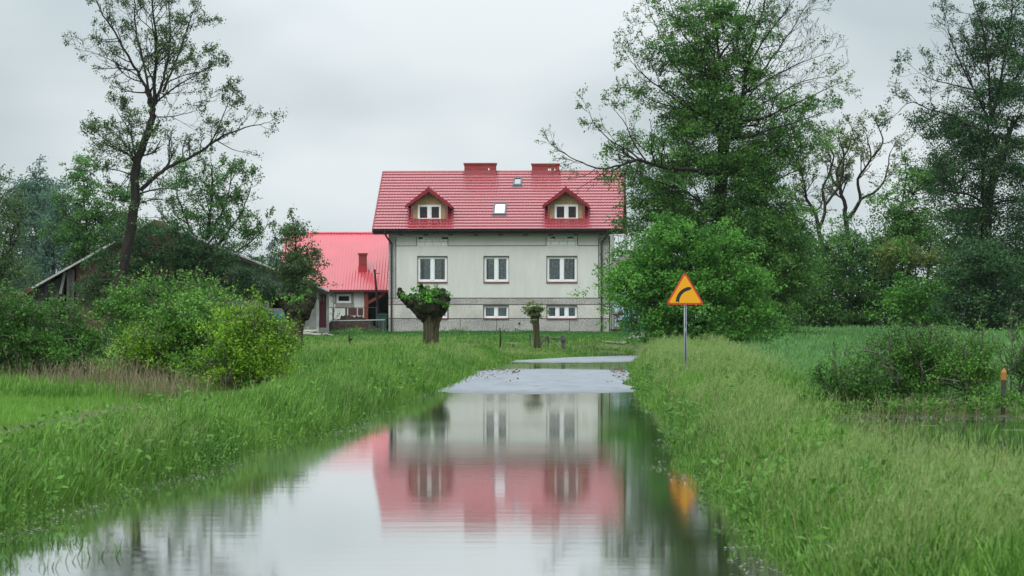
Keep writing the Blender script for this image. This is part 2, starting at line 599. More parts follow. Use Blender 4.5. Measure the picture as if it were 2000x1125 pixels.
# road: a wet asphalt sheet whose crown rises out of the flood in two places
M['road'] = mat('wet_asphalt')
t = M['road'].node_tree; b = pbsdf(M['road'])
tc = t.nodes.new('ShaderNodeTexCoord')
n1 = t.nodes.new('ShaderNodeTexNoise'); n1.inputs['Scale'].default_value = 2.2; n1.inputs['Detail'].default_value = 8
mp = t.nodes.new('ShaderNodeMapping'); mp.inputs['Scale'].default_value = (1.2, .22, 1)
n2 = t.nodes.new('ShaderNodeTexNoise'); n2.inputs['Scale'].default_value = 1.0; n2.inputs['Detail'].default_value = 4
r = t.nodes.new('ShaderNodeValToRGB')
r.color_ramp.elements[0].position = .25; r.color_ramp.elements[1].position = .75
r.color_ramp.elements[0].color = (.150, .166, .186, 1); r.color_ramp.elements[1].color = (.225, .246, .272, 1)
t.links.new(tc.outputs['Object'], n1.inputs['Vector'])
t.links.new(tc.outputs['Object'], mp.inputs[0]); t.links.new(mp.outputs[0], n2.inputs['Vector'])
mx = t.nodes.new('ShaderNodeMath'); mx.operation = 'MULTIPLY_ADD'; mx.inputs[1].default_value = .45
t.links.new(n1.outputs[0], mx.inputs[0])
m3 = t.nodes.new('ShaderNodeMath'); m3.operation = 'MULTIPLY'; m3.inputs[1].default_value = .55
t.links.new(n2.outputs[0], m3.inputs[0]); t.links.new(m3.outputs[0], mx.inputs[2])
t.links.new(mx.outputs[0], r.inputs[0])
ge = t.nodes.new('ShaderNodeSeparateXYZ'); t.links.new(tc.outputs['Object'], ge.inputs[0])     # soaked margin just above the flood
wm = t.nodes.new('ShaderNodeMapRange'); wm.inputs['From Min'].default_value = -.002; wm.inputs['From Max'].default_value = .012
wm.inputs['To Min'].default_value = .55; wm.inputs['To Max'].default_value = 1.0
t.links.new(ge.outputs[2], wm.inputs[0])
vo = t.nodes.new('ShaderNodeTexVoronoi'); vo.feature = 'DISTANCE_TO_EDGE'; vo.inputs['Scale'].default_value = .55   # crazed cracks
nz = t.nodes.new('ShaderNodeVectorMath'); nz.operation = 'MULTIPLY_ADD'; nz.inputs[1].default_value = (.5, .5, .5)
t.links.new(n1.outputs[1], nz.inputs[0]); t.links.new(tc.outputs['Object'], nz.inputs[2]); t.links.new(nz.outputs[0], vo.inputs['Vector'])
cm = t.nodes.new('ShaderNodeMapRange'); cm.inputs['From Max'].default_value = .03; cm.inputs['To Min'].default_value = .55
t.links.new(vo.outputs['Distance'], cm.inputs[0])
m4 = t.nodes.new('ShaderNodeMath'); m4.operation = 'MULTIPLY'; t.links.new(wm.outputs[0], m4.inputs[0]); t.links.new(cm.outputs[0], m4.inputs[1])
sc = t.nodes.new('ShaderNodeVectorMath'); sc.operation = 'SCALE'; t.links.new(r.outputs[0], sc.inputs[0]); t.links.new(m4.outputs[0], sc.inputs['Scale'])
t.links.new(sc.outputs[0], b.inputs['Base Color'])
b.inputs['Roughness'].default_value = .7
b.inputs['Specular IOR Level'].default_value = .22
rd = axis((4, 138, .25)); uu = np.linspace(0, 1, 49)
RDG, RUG = np.meshgrid(rd, uu, indexing='ij')
RXG = ledge(RDG) * (1 - RUG) + np.minimum(redge(RDG), 26) * RUG
RZG = zroad(RDG, RUG) + .007 * (fnoise(RXG * .9, RDG * .25) - .5) + .006 * (fnoise(RXG * 4, RDG * 1.1) - .5)
tag(grid_mesh('road', np.stack([RXG, RDG, RZG], -1).reshape(-1, 3), len(rd), 49, M['road']), kind='structure')

# flood water
M['water'] = mat('flood_water')
t = M['water'].node_tree; b = pbsdf(M['water'])
b.inputs['Base Color'].default_value = (.040, .048, .022, 1)      # silty water below the surface
b.inputs['Roughness'].default_value = .9
b.inputs['Specular IOR Level'].default_value = 0
gl = t.nodes.new('ShaderNodeBsdfGlossy'); gl.inputs['Color'].default_value = (.97, .98, .98, 1)
fr = t.nodes.new('ShaderNodeFresnel'); fr.inputs[0].default_value = 1.36
pw = t.nodes.new('ShaderNodeMath'); pw.operation = 'POWER'; pw.inputs[1].default_value = .42
mx = t.nodes.new('ShaderNodeMixShader')
tc = t.nodes.new('ShaderNodeTexCoord')
mp = t.nodes.new('ShaderNodeMapping'); mp.inputs['Scale'].default_value = (.45, 1.9, 1)
n1 = t.nodes.new('ShaderNodeTexNoise'); n1.inputs['Scale'].default_value = 1.7; n1.inputs['Detail'].default_value = 5
mp2 = t.nodes.new('ShaderNodeMapping'); mp2.inputs['Scale'].default_value = (.10, .10, 1)
n2 = t.nodes.new('ShaderNodeTexNoise'); n2.inputs['Scale'].default_value = 1.0; n2.inputs['Detail'].default_value = 3
rr = t.nodes.new('ShaderNodeMapRange')
rr.inputs['From Min'].default_value = .40; rr.inputs['From Max'].default_value = .62
rr.inputs['To Min'].default_value = .034; rr.inputs['To Max'].default_value = .068
bp = t.nodes.new('ShaderNodeBump'); bp.inputs['Strength'].default_value = .035; bp.inputs['Distance'].default_value = .02
for a, c in ((mp, n1), (mp2, n2)):
    t.links.new(tc.outputs['Object'], a.inputs[0]); t.links.new(a.outputs[0], c.inputs['Vector'])
t.links.new(n1.outputs[0], bp.inputs['Height']); t.links.new(bp.outputs[0], gl.inputs['Normal'])
t.links.new(n2.outputs[0], rr.inputs[0]); t.links.new(rr.outputs[0], gl.inputs['Roughness'])
t.links.new(fr.outputs[0], pw.inputs[0]); t.links.new(pw.outputs[0], mx.inputs[0])
t.links.new(b.outputs[0], mx.inputs[1]); t.links.new(gl.outputs[0], mx.inputs[2])
t.links.new(mx.outputs[0], t.nodes['Material Output'].inputs['Surface'])
w = MB(); w.quad((-34, 1.5, 0), (34, 1.5, 0), (34, 146, 0), (-34, 146, 0))
tag(w.build('flood_water', M['water']), kind='structure')

# dirt track climbing from the end of the road to the gate
M['track'] = simple('track', (.15, .14, .12), .9, .2, .3, 2.5)
tp, _ = smooth_path([(4.6, 137, 0), (4.75, 141, 0), (5.2, 146, 0), (6.1, 152, 0), (6.9, 160, 0), (6.6, 168, 0)], [1] * 6, 10)
V = []
for i, p in enumerate(tp):
    hw = .45 + .12 * math.sin(i * .7)
    for s_ in (-1, -.4, .3, 1):
        x, y = p[0] + s_ * hw, p[1]
        V.append((x, y, lz(x, y) + .05))
tag(grid_mesh('dirt_track', np.array(V), len(tp), 4, M['track']), kind='structure')

# ------------------------------------------------------------------ the house
M['stucco'] = simple('stucco', (.545, .558, .52), .92, .15, .05, 1.1, bump=.25, col2=(.605, .618, .58), stretch=(1.6, 1, .45))
M['stucco_lintel'] = simple('stucco_lintel', (.50, .53, .475), .92, .15, .05, 1.3)


def pebble(name, a, c):
    m = mat(name); t = m.node_tree; b = pbsdf(m)
    tc = t.nodes.new('ShaderNodeTexCoord')
    v = t.nodes.new('ShaderNodeTexNoise'); v.inputs['Scale'].default_value = 17; v.inputs['Detail'].default_value = 3
    r = t.nodes.new('ShaderNodeValToRGB'); r.color_ramp.elements[0].position = .38; r.color_ramp.elements[1].position = .62
    r.color_ramp.elements[0].color = (*a, 1); r.color_ramp.elements[1].color = (*c, 1)
    t.links.new(tc.outputs['Object'], v.inputs['Vector']); t.links.new(v.outputs[0], r.inputs[0])
    g = t.nodes.new('ShaderNodeTexNoise'); g.inputs['Scale'].default_value = .9; g.inputs['Detail'].default_value = 4       # damp and dirt in broad patches
    t.links.new(tc.outputs['Object'], g.inputs['Vector'])
    mr = t.nodes.new('ShaderNodeMapRange'); mr.inputs['From Min'].default_value = .35; mr.inputs['From Max'].default_value = .6
    mr.inputs['To Min'].default_value = .80; mr.inputs['To Max'].default_value = 1.04
    t.links.new(g.outputs[0], mr.inputs[0])
    sc = t.nodes.new('ShaderNodeVectorMath'); sc.operation = 'SCALE'
    t.links.new(r.outputs[0], sc.inputs[0]); t.links.new(mr.outputs[0], sc.inputs['Scale'])
    t.links.new(sc.outputs[0], b.inputs['Base Color']); b.inputs['Roughness'].default_value = .9
    b.inputs['Specular IOR Level'].default_value = .2
    return m


M['pebble_dark'] = pebble('pebbledash_grey', (.22, .217, .205), (.50, .49, .47))
M['pebble_light'] = pebble('pebbledash_pale', (.40, .40, .36), (.62, .61, .555))
M['trim'] = simple('brown_trim', (.035, .026, .024), .7, .3, .2, 4)
M['sill'] = simple('sill', (.17, .075, .07), .6, .4, .15, 4)
M['white'] = simple('white_frame', (.78, .80, .80), .4, .4, .03, 2)
M['dark'] = simple('dark_metal', (.022, .022, .026), .45, .4, .2, 3)
M['pipe'] = simple('pipe', (.030, .026, .028), .4, .5, .2, 3)
M['soffit'] = simple('soffit', (.040, .034, .032), .8, .2, .2, 3)
M['unlit_interior'] = simple('unlit_interior', (.03, .03, .032), .9, .1, .2, 1)  # near-black, the gloom of unlit insides put into the colour
M['block'] = simple('block', (.74, .76, .73), .95, .1, .07, 3)
M['osb'] = simple('osb', (.36, .26, .135), .85, .15, .25, 6, col2=(.43, .33, .19))


def red_roof(name, col, coat, crough, cior=1.6):
    m = mat(name); t = m.node_tree; b = pbsdf(m)
    tc = t.nodes.new('ShaderNodeTexCoord')
    n = t.nodes.new('ShaderNodeTexNoise'); n.inputs['Scale'].default_value = .8; n.inputs['Detail'].default_value = 5
    r = t.nodes.new('ShaderNodeValToRGB'); r.color_ramp.elements[0].position = .3; r.color_ramp.elements[1].position = .7
    r.color_ramp.elements[0].color = (*[c * .90 for c in col], 1); r.color_ramp.elements[1].color = (*[min(1, c * 1.08) for c in col], 1)
    t.links.new(tc.outputs['Object'], n.inputs['Vector']); t.links.new(n.outputs[0], r.inputs[0])
    t.links.new(r.outputs[0], b.inputs['Base Color'])
    b.inputs['Roughness'].default_value = .45
    b.inputs['Coat Weight'].default_value = coat; b.inputs['Coat Roughness'].default_value = crough
    b.inputs['Coat IOR'].default_value = cior
    return m


M['roof'] = red_roof('red_tile_roof', (.260, .005, .016), 1.0, .10, 1.74)
M['roof2'] = red_roof('red_sheet_roof', (.43, .011, .028), 1.0, .18, 1.36)
M['barge'] = simple('barge', (.19, .010, .020), .5, .4, .12, 3)


def brick(name, c1, c2, mortar, sx=1.0):
    m = mat(name); t = m.node_tree; b = pbsdf(m)
    tc = t.nodes.new('ShaderNodeTexCoord')
    sp = t.nodes.new('ShaderNodeSeparateXYZ'); cb = t.nodes.new('ShaderNodeCombineXYZ')
    ad = t.nodes.new('ShaderNodeMath'); ad.operation = 'ADD'
    t.links.new(tc.outputs['Object'], sp.inputs[0])
    t.links.new(sp.outputs[0], ad.inputs[0]); t.links.new(sp.outputs[1], ad.inputs[1])
    t.links.new(ad.outputs[0], cb.inputs[0]); t.links.new(sp.outputs[2], cb.inputs[1])
    k = t.nodes.new('ShaderNodeTexBrick')
    k.inputs['Color1'].default_value = (*c1, 1); k.inputs['Color2'].default_value = (*c2, 1); k.inputs['Mortar'].default_value = (*mortar, 1)
    k.inputs['Scale'].default_value = 1.0; k.inputs['Brick Width'].default_value = .26; k.inputs['Row Height'].default_value = .08
    k.inputs['Mortar Size'].default_value = .010
    t.links.new(cb.outputs[0], k.inputs['Vector']); t.links.new(k.outputs[0], b.inputs['Base Color'])
    b.inputs['Roughness'].default_value = .9
    return m


M['brick'] = brick('chimney_brick', (.30, .034, .032), (.21, .024, .025), (.22, .075, .07))

# glass: clear, with a mirror layer that strengthens at a slant
M['glass'] = mat('glass'); t = M['glass'].node_tree
t.nodes.remove(pbsdf(M['glass']))
tr = t.nodes.new('ShaderNodeBsdfTransparent'); tr.inputs[0].default_value = (.80, .86, .86, 1)
gl = t.nodes.new('ShaderNodeBsdfGlossy'); gl.inputs['Roughness'].default_value = .03
fr = t.nodes.new('ShaderNodeFresnel'); fr.inputs[0].default_value = 1.6
mx = t.nodes.new('ShaderNodeMixShader')
t.links.new(fr.outputs[0], mx.inputs[0]); t.links.new(tr.outputs[0], mx.inputs[1]); t.links.new(gl.outputs[0], mx.inputs[2])
t.links.new(mx.outputs[0], t.nodes['Material Output'].inputs['Surface'])
M['skyglass'] = mat('skylight_glass'); b = pbsdf(M['skyglass'])
b.inputs['Base Color'].default_value = (.10, .12, .13, 1); b.inputs['Roughness'].default_value = .08
b.inputs['Coat Weight'].default_value = 1; b.inputs['Coat IOR'].default_value = 2.3; b.inputs['Coat Roughness'].default_value = .03


def lace(name, ground, flower, scale, mesh_):
    m = mat(name); t = m.node_tree; b = pbsdf(m)
    tc = t.nodes.new('ShaderNodeTexCoord')
    v = t.nodes.new('ShaderNodeTexVoronoi'); v.inputs['Scale'].default_value = scale
    n = t.nodes.new('ShaderNodeTexNoise'); n.inputs['Scale'].default_value = scale * 1.4; n.inputs['Detail'].default_value = 3
    t.links.new(tc.outputs['Object'], v.inputs['Vector']); t.links.new(tc.outputs['Object'], n.inputs['Vector'])
    mu = t.nodes.new('ShaderNodeMath'); mu.operation = 'MULTIPLY'
    t.links.new(v.outputs['Distance'], mu.inputs[0]); t.links.new(n.outputs[0], mu.inputs[1])
    r = t.nodes.new('ShaderNodeValToRGB'); r.color_ramp.elements[0].position = .10; r.color_ramp.elements[1].position = .26
    r.color_ramp.elements[0].color = (*flower, 1); r.color_ramp.elements[1].color = (*ground, 1)
    t.links.new(mu.outputs[0], r.inputs[0]); t.links.new(r.outputs[0], b.inputs['Base Color'])
    b.inputs['Roughness'].default_value = .95
    return m


M['lace'] = lace('lace_curtain', (.46, .53, .56), (.78, .80, .80), 7.5, 0)
M['lace_trellis'] = lace('trellis_curtain', (.42, .50, .58), (.62, .70, .76), 9, 0)

M['drape'] = simple('drape', (.30, .25, .17), .95, .1, .2, 3)
hx = lambda px: (px - 974.0) / 35.0
hz = lambda py: (650.0 - py) / 35.0
HOUSE = empty('house', (-.743, 170, .84), math.radians(-3.5),
              'two-storey pale stucco house with a red tiled roof, two dormers and two brick chimneys', 'house')


def holed_wall(mb, x_br, z_br, holes, y, rev, mi_of):
    xb = sorted(set(x_br + [h[0] for h in holes] + [h[1] for h in holes]))
    zb = sorted(set(z_br + [h[2] for h in holes] + [h[3] for h in holes]))
    for a, c in zip(xb, xb[1:]):
        for e, g in zip(zb, zb[1:]):
            mx_, mz = (a + c) / 2, (e + g) / 2
            if any(h[0] < mx_ < h[1] and h[2] < mz < h[3] for h in holes): continue
            mb.quad((a, y, e), (c, y, e), (c, y, g), (a, y, g), mi_of(mx_, mz))
    for h in holes:
        k = mi_of((h[0] + h[1]) / 2, h[3] + .02)
        x0, x1, z0, z1 = h[:4]; d = y + (h[4] if len(h) > 4 else rev)
        mb.quad((x0, y, z0), (x0, d, z0), (x0, d, z1), (x0, y, z1), k)
        mb.quad((x1, y, z0), (x1, y, z1), (x1, d, z1), (x1, d, z0), k)
        mb.quad((x0, y, z1), (x0, d, z1), (x1, d, z1), (x1, y, z1), k)
        mb.quad((x0, y, z0), (x1, y, z0), (x1, d, z0), (x0, d, z0), k)


def window(parent, x0, x1, z0, z1, y, lights, curtain='lace', sill=True, fw=.085, name='window', drapes=()):
    """white frame with lights, its panes, its curtain and its sill"""
    f = MB(); g = MB(); c = MB()
    f.box(x0, x1, y, y + .07, z1 - fw, z1); f.box(x0, x1, y, y + .07, z0, z0 + fw)
    f.box(x0, x0 + fw, y + .001, y + .07, z0 + fw, z1 - fw); f.box(x1 - fw, x1, y + .001, y + .07, z0 + fw, z1 - fw)
    xi = np.linspace(x0 + fw, x1 - fw, lights + 1)
    for a in xi[1:-1]:
        f.box(a - .075, a + .075, y - .012, y + .07, z0 + fw, z1 - fw)
    s = .045                                                   # sash rails inside each light
    for i in range(lights):
        a = xi[i] + (.075 if i else 0); e = xi[i + 1] - (.075 if i < lights - 1 else 0)
        f.box(a, e, y + .012, y + .06, z0 + fw, z0 + fw + s); f.box(a, e, y + .012, y + .06, z1 - fw - s, z1 - fw)
        f.box(a, a + s, y + .013, y + .06, z0 + fw + s, z1 - fw - s); f.box(e - s, e, y + .013, y + .06, z0 + fw + s, z1 - fw - s)
        g.quad((a + s, y + .045, z0 + fw + s), (e - s, y + .045, z0 + fw + s), (e - s, y + .045, z1 - fw - s), (a + s, y + .045, z1 - fw - s))
    w_ = f.build(name, M['white'], parent)
    g.each('pane', M['glass'], w_)
    if curtain:
        n = 60; X = np.linspace(x0 + .03, x1 - .03, n)
        Y = y + .11 + .022 * np.sin(X * 34 + z0) + .012 * np.sin(X * 71)
        for i in range(n - 1):
            c.quad((X[i], Y[i], z0 + .03), (X[i + 1], Y[i + 1], z0 + .03), (X[i + 1], Y[i + 1], z1 - .03), (X[i], Y[i], z1 - .03))
        c.build('curtain', M[curtain], w_, smooth=True)
        for dx0, dx1 in drapes:
            q = MB(); X = np.linspace(x0 + (x1 - x0) * dx0, x0 + (x1 - x0) * dx1, 14); Y = y + .085 + .015 * np.sin(X * 60)
            for i in range(13): q.quad((X[i], Y[i], z0 + .05), (X[i + 1], Y[i + 1], z0 + .05), (X[i + 1], Y[i + 1], z1 - .05), (X[i], Y[i], z1 - .05))
            q.build('drape', M['drape'], w_, True)
    if sill:
        q = MB(); q.box(x0 - .03, x1 + .03, -.055, y + .02, z0 - .075, z0 - .002)
        q.build('sill', M['sill'], w_)
    return w_


up = [(815, 873), (945, 993.5), (1068, 1127)]
lowr = [(815, 874), (944.5, 993), (1068, 1127)]
H_UP = [(hx(a), hx(b_), hz(550.5), hz(501)) for a, b_ in up]
H_LO = [(hx(a), hx(b_), hz(621.5), hz(597)) for a, b_ in lowr]
H_PA = [(hx(813.5), hx(874.5), hz(480), hz(463.5), .05), (hx(1067), hx(1128), hz(479), hz(463), .05)]
XL, XR = hx(758), hx(1190)
PL, PR = hx(772.5), hx(1169)
Z1, Z2, Z3, Z4, ZT = hz(622), hz(594.5), hz(582), hz(480), 5.62


def zone(x, z):
    if z < Z1: return 1
    if z < Z2: return 2
    if z < Z3: return 1
    if x < PL or x > PR: return 1
    return 0


mb = MB()
holed_wall(mb, [XL, PL, PR, XR], [-.6, Z1, Z2, Z3, ZT], H_UP + H_LO + H_PA, 0, .20, zone)
DEPTH = 10.0
EY, EZ, RY, RZ = -.6, 5.78, 5.0, 9.24            # eave and ridge of the roof plane
for x, s in ((XL, -1), (XR, 1)):
    pts = [(x, 0, -.6), (x, DEPTH, -.6), (x, DEPTH, ZT), (x, 5.0, 8.95), (x, 0, ZT)]
    mb.add(pts if s > 0 else pts[::-1], [(0, 1, 2, 3, 4)], 2 if s > 0 else 1)
mb.quad((XR, DEPTH, -.6), (XL, DEPTH, -.6), (XL, DEPTH, ZT), (XR, DEPTH, ZT), 0)
mb.quad((XL, 0, 2.35), (XR, 0, 2.35), (XR, DEPTH, 2.35), (XL, DEPTH, 2.35), 3)   # floor between the storeys
mb.build('wall', [M['stucco'], M['pebble_dark'], M['pebble_light'], M['unlit_interior']], HOUSE)
mb = MB()
mb.box(XL + .01, XR - .01, -.045, -.004, 5.22 + .12, ZT)                        # frieze band under the eaves
mb.build('frieze', M['stucco_lintel'], HOUSE)
mb = MB()
G = .034
for z in (Z1, Z2, Z3):
    mb.box(XL, XR, -.010, .002, z - G / 2, z + G / 2)
for x in (PL, PR):
    mb.box(x - G / 2, x + G / 2, -.013, .002, Z3 + G / 2, 5.33)
for a, b_ in ((PL, H_PA[0][0]), (H_PA[0][1], H_PA[1][0]), (H_PA[1][1], PR)):
    mb.box(a + G / 2, b_, -.010, .002, Z4 - G / 2, Z4 + G / 2)
for px in (898.5, 970, 1112.5):
    mb.box(hx(px) - .014, hx(px) + .014, -.008, .002, -.3, Z1 - G / 2)
for px in (873.8, 1068, 875.5, 944):
    mb.box(hx(px) - .012, hx(px) + .012, -.007, .002, Z1 + G / 2, Z2 - G / 2)
for h in H_PA + H_UP + H_LO:                                                    # dark edging round every opening
    for a, b_, c, d in ((h[0] - .02, h[0], h[2] - .02, h[3] + .035), (h[1], h[1] + .02, h[2] - .02, h[3] + .035), (h[0], h[1], h[3], h[3] + .035)):
        mb.box(a, b_, -.016, .03, c, d)
mb.build('trim_line', M['trim'], HOUSE)
for h in H_PA:                                                                  # unplastered patches over the windows
    p = MB(); rs = random.Random(int(h[0] * 100))
    z = h[2] + .012; hts = [.225, .15, .10]
    for r_, ht in enumerate(hts):
        x = h[0] + .01 - rs.random() * .25
        while x < h[1] - .02:
            L = .46 if r_ == 0 else rs.uniform(.2, .5)
            a, b_ = max(x, h[0] + .008), min(x + L, h[1] - .008)
            if b_ - a > .03 and not (r_ == 2 and rs.random() < .15):
                p.box(a, b_ - .014, .008 + rs.random() * .012, .06, z, z + ht - .014)
            x += L
        z += ht
    p.box(h[0], h[1], .045, .07, h[2], h[3], 1)
    p.build('block_patch', [M['block'], M['soffit']], HOUSE)
for i, h in enumerate(H_UP): window(HOUSE, h[0] + .005, h[1] - .005, h[2] + .01, h[3] - .005, .10, 2, drapes=((( .09, .20), (.80, .90)), ((.10, .16),), ((.84, .92),))[i])
for i, h in enumerate(H_LO): window(HOUSE, h[0] + .005, h[1] - .005, h[2] + .01, h[3] - .005, .10, 3 if i == 2 else 2, 'lace_trellis', fw=.065)

# roof: stepped wavy metal tiles, real relief
RX0, RX1 = -7.0, 6.9


def tiled(name, x0, x1, y0, z0, y1, z1, parent, m, rows=20, wave=.17):
    S = math.hypot(y1 - y0, z1 - z0); ty, tz = (y1 - y0) / S, (z1 - z0) / S
    ny, nz = -tz * (1 if y1 > y0 else -1), ty * (1 if y1 > y0 else -1)
    nx = int((x1 - x0) / wave * 8)
    X = np.linspace(x0, x1, nx)
    sv, hv = [], []
    for r_ in range(rows):
        for f, h in ((-.075, .040), (-.060, .046), (.45, .024), (.900, .003), (.985, .000)):
            sv.append((r_ + f) * S / rows); hv.append(h)
    sv.append(S); hv.append(0)
    sv = np.array(sv); hv = np.array(hv)
    hh = hv[:, None] + 0.0 * X[None, :]
    sw = sv[:, None] - .022 * np.cos(X[None, :] * 2 * math.pi / wave)
    sw[-1] = S
    V = np.stack([np.broadcast_to(X, hh.shape), y0 + sw * ty + hh * ny, z0 + sw * tz + hh * nz], -1)
    if y1 < y0: V = V[:, ::-1]
    return grid_mesh(name, V.reshape(-1, 3), V.shape[0], V.shape[1], m, parent, smooth=False)


roof = tiled('roof', RX0, RX1, EY, EZ, RY, RZ, HOUSE, M['roof'])
tiled('rear_slope', RX0, RX1, 10.6, EZ, RY, RZ, roof, M['roof'])
r_ = MB()
r_.tube([(RX0 - .02, RY, RZ - .03), (RX1 + .02, RY, RZ - .03)], .10, 10)
r_.build('ridge_cap', M['roof'], roof)
r_ = MB()
sl = (RZ - EZ) / (RY - EY)
for x in (RX0, RX1):
    for s in (1, -1):
        e = EY if s > 0 else 10.6
        pts = [(e, EZ - .20), (e, EZ + .045), (RY, RZ + .045), (RY, RZ - .20)]
        xa, xb = (x - .035, x + .03)
        vs_ = [(xa, a, b_) for a, b_ in pts] + [(xb, a, b_) for a, b_ in pts]
        r_.add(vs_, [(0, 1, 2, 3), (7, 6, 5, 4), (0, 4, 5, 1), (1, 5, 6, 2), (2, 6, 7, 3), (3, 7, 4, 0)])
r_.each('verge_trim', M['barge'], roof)
r_ = MB()
for x in (RX0 + .03, RX1 - .03 - (RX1 - XR) + .06):
    pass
vs_ = [(RX0 + .04, EY + .02, EZ - .04), (RX1 - .04, EY + .02, EZ - .04), (RX1 - .04, RY, RZ - .06), (RX0 + .04, RY, RZ - .06)]
r_.add(vs_ + [(a, b_, c - .14) for a, b_, c in vs_], [(0, 1, 2, 3), (7, 6, 5, 4), (0, 4, 5, 1), (1, 5, 6, 2), (3, 7, 4, 0)])
r_.box(RX0 + .04, RX1 - .04, EY + .05, -.05, EZ - .27, EZ - .16)                 # boarded soffit
for k in range(9):
    x = XL + .7 + k * 1.4
    r_.box(x - .12, x + .12, -.34, -.046, 5.44, EZ - .275)                        # rafter ends
r_.build('soffit', M['soffit'], roof)
# gutter, half round, with two downpipes
g = MB(); ng = 9
for x0, x1 in ((RX0 - .02, RX1 + .02),):
    A = [math.pi + math.pi * i / (ng - 1) for i in range(ng)]
    o_ = [(EY - .06 + .085 * math.cos(a), EZ - .055 + .10 * math.sin(a)) for a in A]
    for (a, b_), (c, d) in zip(o_, o_[1:]):
        g.quad((x0, a, b_), (x1, a, b_), (x1, c, d), (x0, c, d))
    for x in (x0, x1):
        g.add([(x, a, b_) for a, b_ in o_], [tuple(range(ng))])
g.build('gutter', M['dark'], HOUSE, smooth=False)
g = MB()
g.box(RX0 + .02, RX1 - .02, EY + .012, EY + .045, EZ - .30, EZ - .02)
g.build('fascia', M['soffit'], HOUSE)
for xa, xb in ((hx(753), hx(764)), (hx(1187.5), hx(1175))):
    p = MB()
    pts, rr_ = smooth_path([(xa, EY - .06, EZ - .14), (xa, EY - .04, EZ - .25), ((xa * .6 + xb * .4), -.36, 5.27), (xb, -.10, 4.98), (xb, -.09, 4.6), (xb, -.09, .12), (xb + .01, -.15, .02)], [.052] * 7, 4)
    p.tube(pts, list(rr_), 10)
    for z in (4.2, 2.8, 1.2): p.tube([(xb, -.09, z), (xb, -.09, z + .05)], .066, 10)
    p.build('downpipe', M['pipe'], HOUSE, smooth=True)
p = MB(); p.tube([(XR + .02, -.012, -.2), (XR + .02, -.012, 5.4)], .028, 6); p.build('corner_line', M['pipe'], HOUSE)  # thin dark tube drawn along the wall corner as an edge line

# chimneys
for (a, b_, top) in ((896.5, 957.5, 9.72), (1028.5, 1081, 9.68)):
    x0, x1 = (a - 974) / 34., (b_ - 974) / 34.
    ch = MB(); ch.box(x0, x1, 4.62, 5.30, 8.6, top - .07)
    c_ = ch.build('chimney', M['brick'], roof)
    k = MB(); k.box(x0 - .05, x1 + .05, 4.56, 5.36, top - .07, top); k.box(x0 - .025, x1 + .025, 4.59, 5.33, top - .14, top - .072)
    k.build('chimney_cap', M['brick'], c_)
    k = MB()
    k.box(x0 - .02, x1 + .02, 4.595, 4.617, 8.7, 9.27); k.box(x0 - .06, x1 + .06, 4.30, 4.62, 8.78, 8.84)
    k.build('flashing', M['roof'], c_)
    k = MB()
    xs_ = [x1 - .42] if a < 900 else [x1 - .62, x1 - .52, x1 - .26]
    for x in xs_: k.box(x, x + .07, 4.612, 4.63, top - .42, top - .30)
    k.each('vent', M['white'], c_)
# roof windows
T_ = Vector((0, (RY - EY), (RZ - EZ))).normalized(); N_ = Vector((0, -T_.z, T_.y))
for (xa, xb, sa, sb, m_) in ((-.38, .36, 1.50, 2.78, 0), (.58, 1.08, 4.85, 5.72, 1)):
    M4 = Matrix.Translation((0, EY, EZ)) @ Matrix(((1, 0, 0, 0), (0, T_.y, N_.y, 0), (0, T_.z, N_.z, 0), (0, 0, 0, 1)))
    f = MB(); w_ = .085
    f.box(xa, xb, sa, sa + w_ * 1.4, -.02, .10, 0, M4); f.box(xa, xb, sb - w_, sb, -.02, .10, 0, M4)
    f.box(xa, xa + w_, sa + w_ * 1.4, sb - w_, -.02, .097, 0, M4); f.box(xb - w_, xb, sa + w_ * 1.4, sb - w_, -.02, .097, 0, M4)
    f.box(xa - .08, xb + .08, sa - .16, sa, -.02, .05, 0, M4)
    sk = f.build('skylight', simple('skylight_frame', (.085, .088, .10), .5, .4, .1, 3), roof)
    f = MB(); f.quad(*[M4 @ Vector(v) for v in ((xa + w_, sa + w_, .06), (xb - w_, sa + w_, .06), (xb - w_, sb - w_, .06), (xa + w_, sb - w_, .06))])
    f.build('pane', M['skyglass'], sk)
    if m_ == 0:                                              # pale sheet over the lower pane, sky reflection put into its colour
        f = MB(); f.quad(*[M4 @ Vector(v) for v in ((xa + .10, sa + .15, .066), (xb - .10, sa + .15, .066), (xb - .10, sb - .10, .066), (xa + .10, sb - .10, .066))])
        f.build('sky_glare_sheet', simple('sky_glare_sheet', (.62, .66, .68), .25, .6, .03, 2), sk)
